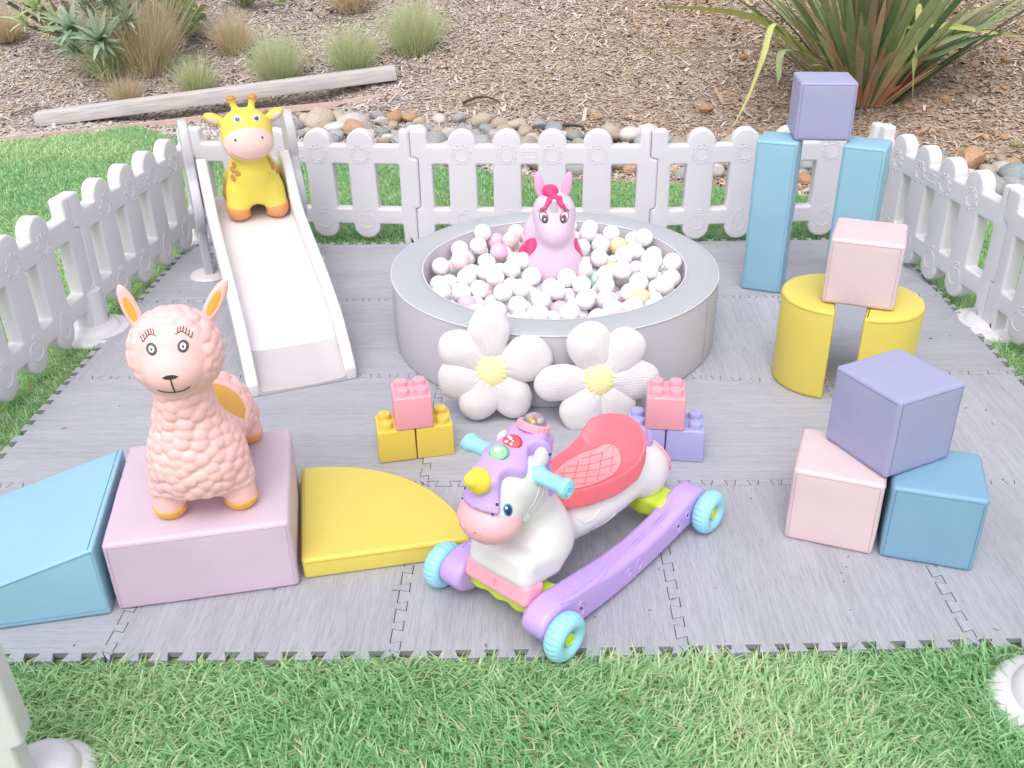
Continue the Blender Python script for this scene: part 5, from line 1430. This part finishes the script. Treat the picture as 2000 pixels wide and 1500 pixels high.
def petal_me(seed, L, W_):
    def f(P):
        x = P[:, 0]
        t = np.clip((x - .02) / L, 0, 1); 
        d = ell(P, (.02 + L * .56, 0, 0), (L * .46, W_ / 2 * 1.22, .036))
        d2 = ell(P, (.030, 0, 0), (.05, W_ * .36, .022)); d = smin(d, d2, .03)
        pin = .0035 * np.cos(P[:, 1] / W_ * 30 + seed) * np.clip(1 - (x - .01) / .055, 0, 1)
        return d + pin + .0022 * np.sin(x * 60 + seed) * np.sin(P[:, 1] * 50 + seed * 2)
    return surfnet('petal', f, (-.03, -.08, -.05), (L + .05, .08, .05), .0042)
def daisy(x, y, z, rot, label, tilt, yaw, petals, seed, fl=(.050, .054)):
    t = thing('daisy_cushion', label, 'flower cushion', (x, y, z), 0, 'daisy cushions leaning on the ball pit')
    t.rotation_euler = (math.pi / 2 - tilt, 0, yaw)
    for k, (ang, L, W_) in enumerate(petals):
        link('petal', petal_me(seed + k * 1.7, L, W_), C_WHITE, t, (0, 0, 0), (random.uniform(-.05, .05), random.uniform(-.06, .06), R(ang)))
    link('flower_center', surfnet('center', lambda P: ell(P, (0, 0, .012), (*fl, .026)) + .0012 * np.sin(np.arctan2(P[:, 1], P[:, 0]) * 17), (-.07, -.07, -.03), (.07, .07, .05), .0035), C_YEL, t)
daisy(.783, .962, .160, 0, 'white daisy cushion leaning on the ball pit, left of the two', .22, R(3), [(92, .165, .098), (146, .150, .095), (196, .140, .105), (247, .140, .098), (303, .150, .098), (14, .160, .115)], 1)
daisy(1.092, .940, .140, 0, 'white daisy cushion leaning on the ball pit behind the lilac bricks', .22, R(8), [(103, .148, .110), (45, .155, .105), (352, .165, .100), (300, .145, .098), (241, .150, .105), (184, .165, .092)], 2)

# ------------------------------------------------------------------ ride-on unicorn rocker
R_WHITE = plast('white ride on plastic', '#e2dcdf', .33); R_PUR = plast('purple ride on plastic', '#c0a2e2', .38); R_PINK = plast('pink ride on plastic', '#f3a6b8', .36); R_RED = plast('coral seat plastic', '#f4717c', .36); R_RED2 = plast('coral seat pad plastic', '#f89ba0', .4)
R_BLUE = plast('aqua ride on plastic', '#98d4e6', .36); R_LIME = plast('lime ride on plastic', '#c9e04a', .36); R_YEL = plast('yellow horn plastic', '#efd64c', .3); R_MUZ = plast('muzzle pink plastic', '#f0b4be', .36)
def ride_on():
    t = thing('ride_on_unicorn', 'white unicorn ride on rocker with purple rockers, blue wheels and coral seat', 'ride on toy', (.8345, .095, 0), math.atan2(-.649, .760))
    def torso(P):
        X = np.abs(P[:, 0]); Q = np.stack([X, P[:, 1], P[:, 2]], 1)
        d = sunion(.04, ell(P, (0, .38, .158), (.076, .16, .060)), ell(P, (0, .25, .158), (.064, .16, .058)), ell(P, (0, .49, .148), (.068, .080, .070)))
        d = smin(d, ell(Q, (.040, .11, .172), (.052, .066, .070)), .03)
        d = smin(d, ell(Q, (.040, .50, .135), (.038, .060, .055)), .02)
        d = smin(d, cap(P, (0, .115, .22), (0, .060, .33), .060, .056), .030)
        d = smin(d, rbox(P, (0, .052, .150), (.086, .068, .040), .026, (R(-12), 0, 0)), .015)
        d = smin(d, sunion(.02, ell(P, (0, .035, .350), (.067, .080, .070)), ell(P, (0, -.01, .310), (.060, .062, .050))), .025)
        d = smin(d, ell(Q, (.050, .075, .402), (.013, .020, .026)), .008)
        return d
    me = surfnet('body', torso, (-.13, -.13, .03), (.13, .62, .47), .0046); b = bvh_of(me); link('body', me, R_WHITE, t)
    shell = lambda g, o_=.0016, k=.0015: (lambda P: smax(torso(P) - o_, g(P), k))
    link('muzzle', surfnet('muzzle', lambda P: smax(ell(P, (0, -.026, .292), (.070, .062, .053)), (P[:, 2] - .320) * .8 + (P[:, 1] + .028) * .35, .003), (-.1, -.12, .2), (.1, .08, .36), .0036), R_MUZ, t)
    link('nostril', tube_mesh([[(sx * (.020 + .007 * math.cos(a)), -.0865 + .002 * math.cos(a), .293 + .007 * math.sin(a)) for a in np.linspace(0, 3.3, 7)] for sx in (-1, 1)], .002, 6), R_MUZ, t)
    # mane with the button console
    mane = lambda P: smax(sunion(.012, torso(P) - .012, rbox(P, (0, .040, .398), (.038, .088, .030), .016, (R(16), 0, 0)), rbox(P, (0, .112, .405), (.035, .034, .022), .014, (R(-22), 0, 0))),
                          smax(np.abs(P[:, 0]) - (.044 + .012 * np.sin(P[:, 1] * 75) - .10 * np.clip(P[:, 1] - .12, 0, 1)), -(P[:, 2] - .325) - (P[:, 1] + .02) * .25 + .0 * P[:, 0], .006), .006)
    mane2 = lambda P: smax(mane(P), -(P[:, 2] - .262), .004)
    link('mane', surfnet('mane', mane2, (-.09, -.12, .25), (.09, .24, .49), .0036), R_PUR, t)
    mb = bvh_of([o for o in C.objects if o.parent == t and o.name.startswith('mane')][-1].data)
    Dn = Vector((0, .55, -1)).normalized()
    def button(cy, m_, rx, ry, cx=0.0, icon=None):
        c_ = project(mb, (cx, cy, .44), Dn, 0)
        q = Dn.to_track_quat('Z', 'Y')
        bme = lathe([(0, -.007), (.012, -.0068), (.0165, -.005), (.018, -.002), (.0185, .004)], 40); bme.transform(Matrix.Diagonal((rx / .018, ry / .018, 1, 1)))
        o = link('button', bme, m_, t, c_); o.rotation_mode = 'QUATERNION'; o.rotation_quaternion = q
        ring = tube_mesh([[(rx * 1.04 * math.cos(a), ry * 1.04 * math.sin(a), 0) for a in np.linspace(0, 6.2832, 33)[:-1]]], .0016, 6, True); link('button_rim', ring, icon[0], o)
        for px, py, pr in icon[1]:
            dd = lathe([(0, -.0078), (pr, -.0076), (pr, -.004)], 16); link('button_print', dd, K_WHT, o, (px, py, 0))
    B_RED = plast('red button', '#e4555c'); B_GRN = plast('green button', '#8fdc9a'); B_DG = mat('green rim paint', '#4e9a5e', .5, 0); B_DR = mat('dark red rim paint', '#a8323c', .5, 0)
    rr = random.Random(4)
    button(.000, B_GRN, .020, .016, 0, (B_DG, [(.004, .002, .006), (-.006, -.004, .003), (-.003, .006, .003)]))
    button(.042, B_RED, .021, .016, 0, (B_DR, [(rr.uniform(-.010, .010), rr.uniform(-.008, .008), rr.uniform(.0018, .0035)) for _ in range(9)]))
    # beads dome with pink ring
    c_ = Vector((0, .112, .441)); ax = Vector((0, .45, 1)).normalized(); q = ax.to_track_quat('Z', 'Y')
    ring = lathe([(.024, -.008), (.0335, -.008), (.0345, -.004), (.0345, .006), (.032, .0085), (.026, .0085), (.024, .006)], 60, fn=lambda i, j: 1 + (.035 if i % 3 == 0 and j in (1, 2, 3, 4) else 0))
    o = link('bead_dial', ring, R_PINK, t, c_); o.rotation_mode = 'QUATERNION'; o.rotation_quaternion = q
    dome = lathe([(.0265, .004)] + [(.0265 * math.cos(a), .006 + .022 * math.sin(a)) for a in np.linspace(.1, math.pi / 2, 8)], 36); dm = link('clear_dome', dome, mat('clear dome plastic', '#f4f2ee', .05, 0, trans=.92), o)
    link('dial_base', lathe([(0, .003), (.025, .003), (.025, -.012)], 24), R_PUR, o)
    for k in range(11):
        a = rr.uniform(0, 6.28); r_ = rr.uniform(0, .016); bb = link('bead', ball0.copy(), None, o, (r_ * math.cos(a), r_ * math.sin(a), .009 + rr.uniform(0, .006))); bb.scale = (.155,) * 3; bb.data.materials.append([K_WHT, R_PINK, R_YEL, R_WHITE][k % 4])
    # horn
    link('horn', surfnet('horn', lambda P: smin(ell(P, (0, -.052, .392), (.027, .024, .027)), cap(P, (0, -.058, .395), (0, -.074, .406), .021, .015), .014), (-.05, -.13, .34), (.05, .0, .46), .003), R_YEL, t)
    # eyes
    Eb = mat('blue eye print', '#2f5f9e', .35, 0); Ec = mat('light blue eye print', '#8cc6e4', .35, 0)
    for sx in (-1, 1):
        D = (-sx * 1, .35, 0); f = Vector((sx * .1, -.045, .334))
        e = link('eye', decal(b, f, D, .0105, .0135, .0010), Ec, t); link('iris', decal(b, f, D, .0085, .0115, .0018), Eb, e)
        link('pupil', decal(b, f + Vector((0, 0, -.001)), D, .0052, .0075, .0025), mat('navy eye print', '#22385c', .3, 0), e); link('glint', decal(b, f + Vector((0, -.003, .005)), D, .0024, .0028, .0034, rings=1), K_WHT, e)
        # bridle
        ln = [line_on(b, [Vector((sx * .1, .045, .365)), Vector((sx * .1, .025, .32)), Vector((sx * .1, .005, .288))], D, .001, .0002, 8), line_on(b, [Vector((sx * .1, .060, .345)), Vector((sx * .1, .042, .31)), Vector((sx * .1, .018, .28))], D, .001, .0002, 8)]
        link('bridle', tube_mesh(ln, .0016, 6), R_WHITE, t)
        p_ = project(b, (sx * .1, .008, .285), D, .002); kn = lathe([(0, .006), (.009, .005), (.012, .002), (.012, -.006)], 28); ko = link('bridle_knob', kn, R_WHITE, t, p_); ko.rotation_mode = 'QUATERNION'; ko.rotation_quaternion = (-Vector(D)).to_track_quat('Z', 'Y')
        # handle
        prof = [(0, .140), (.010, .140), (.0195, .137), (.0215, .130), (.0205, .124), (.0165, .117), (.0158, .09), (.0165, .072), (.021, .064), (.0225, .058), (.0225, .05)]
        hm = lathe(prof, 36, fn=lambda i, j: 1 + (.03 if (i // 2) % 2 and j in (5, 6, 7) else 0)); hm.transform(Matrix.Rotation(sx * math.pi / 2, 4, 'Y'))
        link('handle', hm, R_BLUE, t, (0, .058, .374))
        link('handle_cap', (lambda m_: (m_.transform(Matrix.Rotation(sx * math.pi / 2, 4, 'Y')), m_)[1])(tube_mesh([[(.012 * math.cos(a), .012 * math.sin(a), .1405) for a in np.linspace(0, 6.2832, 25)[:-1]], [(.006 * math.cos(a), .006 * math.sin(a), .1405) for a in np.linspace(0, 6.2832, 17)[:-1]]], .0012, 5, True)), R_BLUE, t, (0, .050, .372))
        # side reliefs on the body
        D2 = (-sx, 0, 0)
        w1 = [Vector((sx * .12, yy, zz)) for yy, zz in ((.195, .185), (.21, .168), (.235, .165), (.262, .178), (.285, .198), (.315, .205), (.345, .208))]
        w2 = [Vector((sx * .12, yy, zz)) for yy, zz in ((.20, .125), (.215, .112), (.24, .115), (.26, .11), (.28, .12), (.30, .128), (.315, .14))]
        link('relief_line', tube_mesh([line_on(b, w1, D2, .001, .0002, 4), line_on(b, w2, D2, .001, .0002, 4)], .0017, 6), R_WHITE, t)
    # mane holes
    for px, py, pz in [(.055, -.05, .36), (.054, .0, .39), (.05, .10, .40), (.045, .13, .37), (.05, -.075, .325)]:
        for sx in (-1, 1):
            h_ = project(mb, (sx * px, py, pz), (-sx, .1, -.5), .0004); link('rivet', (lambda m_: m_)(lathe([(0, .001), (.0028, .0008), (.0036, -.001)], 14)), m_dark, t, h_).rotation_euler = (0, sx * R(60), 0)
    # chest sticker and front hooves
    st = link('chest_sticker', decal(b, (.022, -.10, .232), (-.35, 1, .1), .011, .0085, .0010), Eb, t); link('sticker_print', decal(b, (.022, -.10, .232), (-.35, 1, .1), .0095, .0025, .0018, rot=.5), K_WHT, st)
    link('front_hoof', surfnet('front_hoof', lambda P: smax(rbox(P, (0, .010, .108), (.090, .030, .027), .013, (R(-16), 0, 0)), -rbox(P, (0, .05, .165), (.2, .05, .03), .01, (R(-14), 0, 0)), .004), (-.11, -.05, .05), (.11, .055, .17), .0036), R_PINK, t)
    link('hoof_groove', tube_mesh([[(.0, -.0215, .124), (.0, -.020, .10), (.0, -.017, .088)]], .0025, 6), R_PINK, t)
    link('rear_hoof', surfnet('rear_hoof', shell(lambda P: smax(.555 - P[:, 1] - .25 * (P[:, 2] - .13), P[:, 2] - .20, .004), .006, .004), (-.1, .5, .04), (.1, .62, .25), .004), R_PINK, t)
    # seat
    def seat(P):
        y = P[:, 1]; x = P[:, 0]
        hwid = np.interp(y, [.155, .175, .22, .30, .38, .44, .475], [.030, .050, .068, .082, .088, .084, .060])
        zc = np.interp(y, [.15, .20, .26, .32, .38, .41, .435, .46], [.258, .246, .236, .230, .238, .272, .306, .322])
        zt = zc + .024 * (np.abs(x) / hwid) ** 4 + .0
        top = (P[:, 2] - zt) * .8; bot = (zc - .034) - P[:, 2]
        side = np.abs(x) - hwid; back = y - (.452 - 5.6 * x * x); frt = .160 - y + 3.0 * x * x
        return smax(smax(smax(top, bot, .006), smax(side, back, .012), .010), frt, .012)
    link('seat', surfnet('seat', seat, (-.11, .13, .15), (.11, .50, .36), .004), R_RED, t)
    sb = bvh_of([o for o in C.objects if o.parent == t and o.name.startswith('seat')][-1].data)
    pad = lambda a: (0, 0)
    outl = [( .056 * math.sin(a) * (1 + .22 * math.cos(a + math.pi)), .285 - .112 * math.cos(a)) for a in np.linspace(0, 2 * math.pi, 41)[:-1]]
    D3 = (0, 0, -1)
    Vp = []; Fp = []; nr = 6; m_n = len(outl); cc = (0, .285)
    Vp.append(project(sb, (cc[0], cc[1], .4), D3, .0008)[:])
    for k in range(1, nr + 1):
        for x, y in outl: Vp.append(project(sb, (cc[0] + (x - cc[0]) * k / nr, cc[1] + (y - cc[1]) * k / nr, .4), D3, .0008)[:])
    for i in range(m_n): Fp.append((0, 1 + i, 1 + (i + 1) % m_n))
    for k in range(nr - 1):
        for i in range(m_n): a0 = 1 + k * m_n + i; a1 = 1 + k * m_n + (i + 1) % m_n; Fp.append((a0, a0 + m_n, a1 + m_n, a1))
    pm = bpy.data.meshes.new('pad'); pm.from_pydata(Vp, [], Fp); pm.update(); pm.shade_smooth(); link('seat_pad', pm, R_RED2, t)
    qs = []
    for off in (-.10, -.05, 0, .05, .10):
        for sg in (-1, 1):
            pts = []
            for q_ in np.linspace(-.12, .12, 25):
                x, y = (q_ * .6 * sg), .30 + q_ + off
                a_ = math.atan2(x / .052, -(y - .30) / .115); rr_ = math.hypot(x / .052, (y - .30) / .115)
                if rr_ < .9 and abs(x) < .045: pts.append(project(sb, (x, y, .4), D3, .0012))
            if len(pts) > 2: qs.append(pts)
    qs.append([project(sb, (x, y, .4), D3, .0012) for x, y in outl] + [project(sb, (*outl[0], .4), D3, .0012)])
    link('quilting', tube_mesh(qs, .0011, 5), R_RED, t)
    link('tail', surfnet('tail', lambda P: sunion(.012, ell(P, (0, .488, .248), (.028, .020, .026)), ell(P, (.004, .508, .224), (.032, .022, .030)), ell(P, (0, .525, .19), (.026, .020, .032))) + .002 * np.sin(P[:, 0] * 200), (-.07, .46, .14), (.07, .58, .33), .0036), R_PUR, t)
    # cross beams
    for y0, nm in ((.02, 0), (.475, 1)):
        link('cross_beam', surfnet('cross_beam', lambda P: smax(rbox(P, (0, y0 + .02, .072), (.110, .042, .026), .012), -cap(P, (-.2, y0, .010), (.2, y0, .010), .035), .005) + .0025 * np.sin(P[:, 0] * 110), (-.14, y0 - .06, .02), (.14, y0 + .06, .12), .004), R_LIME, t)
        link('axle_mount', box_me('mount', .10, .030, .07, .008), R_LIME, t, (0, y0 + .02, .06))
    # rockers with wheels
    up = [(-.045, .065), (-.040, .090), (-.018, .108), (.02, .114), (.07, .106), (.13, .098), (.22, .084), (.32, .078), (.42, .086), (.48, .100), (.53, .113), (.57, .107), (.595, .090), (.600, .062)]
    dn = [(.590, .045), (.55, .028), (.46, .018), (.36, .008), (.26, .003), (.16, .008), (.06, .018), (.0, .022), (-.03, .040)]
    for sx in (-1, 1):
        me = plate([fillet(up + dn, .012, 4)], .032, .015, 5, 60); me.transform(Matrix(((0, 0, 1, 0), (1, 0, 0, 0), (0, 1, 0, 0), (0, 0, 0, 1))))
        ro = link('rocker', me, R_PUR, t, (sx * .121, 0, 0)); rbv = bvh_of(me)
        top = lambda x, y: project(rbv, (x, y, .3), (0, 0, -1), .0004)
        L_ = [[top(-.018 + .036 * q, y0) for q in np.linspace(0, 1, 8)] for y0 in (.045, .075, .105, .135)]
        L_.append([top(sx * x, y) for x, y in ((.014, .02), (.02, .04), (.022, .09), (.020, .15), (.010, .19), (.002, .23), (.0, .30), (.0, .38), (.0, .46), (-.01, .50))])
        L_.append([top(sx * x, y) for x, y in ((.026, .02), (.030, .06), (.030, .13), (.024, .18), (.012, .22), (.008, .30), (.008, .38), (.008, .46))])
        link('rocker_ridge', tube_mesh(L_, .0018, 6), R_PUR, ro)
        outs = []
        for cy, cz, r_ in ((.085, .060, .014), (.46, .058, .012), (.50, .068, .008), (.30, .045, .012), (.26, .045, .008)):
            outs.append([project(rbv, (sx * .2, cy + r_ * math.cos(a), cz + r_ * 1.3 * math.sin(a)), (-sx, 0, 0), .0003) for a in np.linspace(0, 6.2832, 21)[:-1]])
        link('rocker_emblem', tube_mesh(outs, .0015, 6, True), R_PUR, ro)
        for cy, cz in ((.085, .060), (.46, .058), (.50, .068)):
            s_ = lathe([(0, .0006), (.0032, .0006), (.0036, -.001)], 14); s_.transform(Matrix.Rotation(sx * math.pi / 2, 4, 'Y')); link('screw', s_, m_dark, ro, project(rbv, (sx * .2, cy, cz), (-sx, 0, 0), .0004))
        for yy in (0.0, .56):
            NS = 96
            cs_, cr = .036, .0195
            prof = [(cs_ + cr * math.cos(a) * .98, .0225 * math.sin(a)) for a in np.linspace(-math.pi * .98, math.pi * .98, 28)]
            tm = lathe(prof, NS, fn=lambda i, j: 1 - (.028 if i % 4 == 0 and (j < 10 or j > 17) is False and True else 0) if True else 1)
            tm.transform(Matrix.Rotation(math.pi / 2, 4, 'Y'))
            wh = link('wheel', tm, R_BLUE, t, (sx * .176, yy, .0555))
            hb = lathe([(0, .0145), (.010, .014), (.0135, .012), (.0145, .010), (.0165, .004), (.0175, -.015), (0, -.015)], 36); hb.transform(Matrix.Rotation(sx * math.pi / 2, 4, 'Y'))
            link('hub', hb, R_LIME, wh)
            hr = tube_mesh([[(sx * .0145, .0125 * math.cos(a), .0125 * math.sin(a)) for a in np.linspace(0, 6.2832, 25)[:-1]]], .002, 6, True); link('hub_rim', hr, R_LIME, wh)
ride_on()
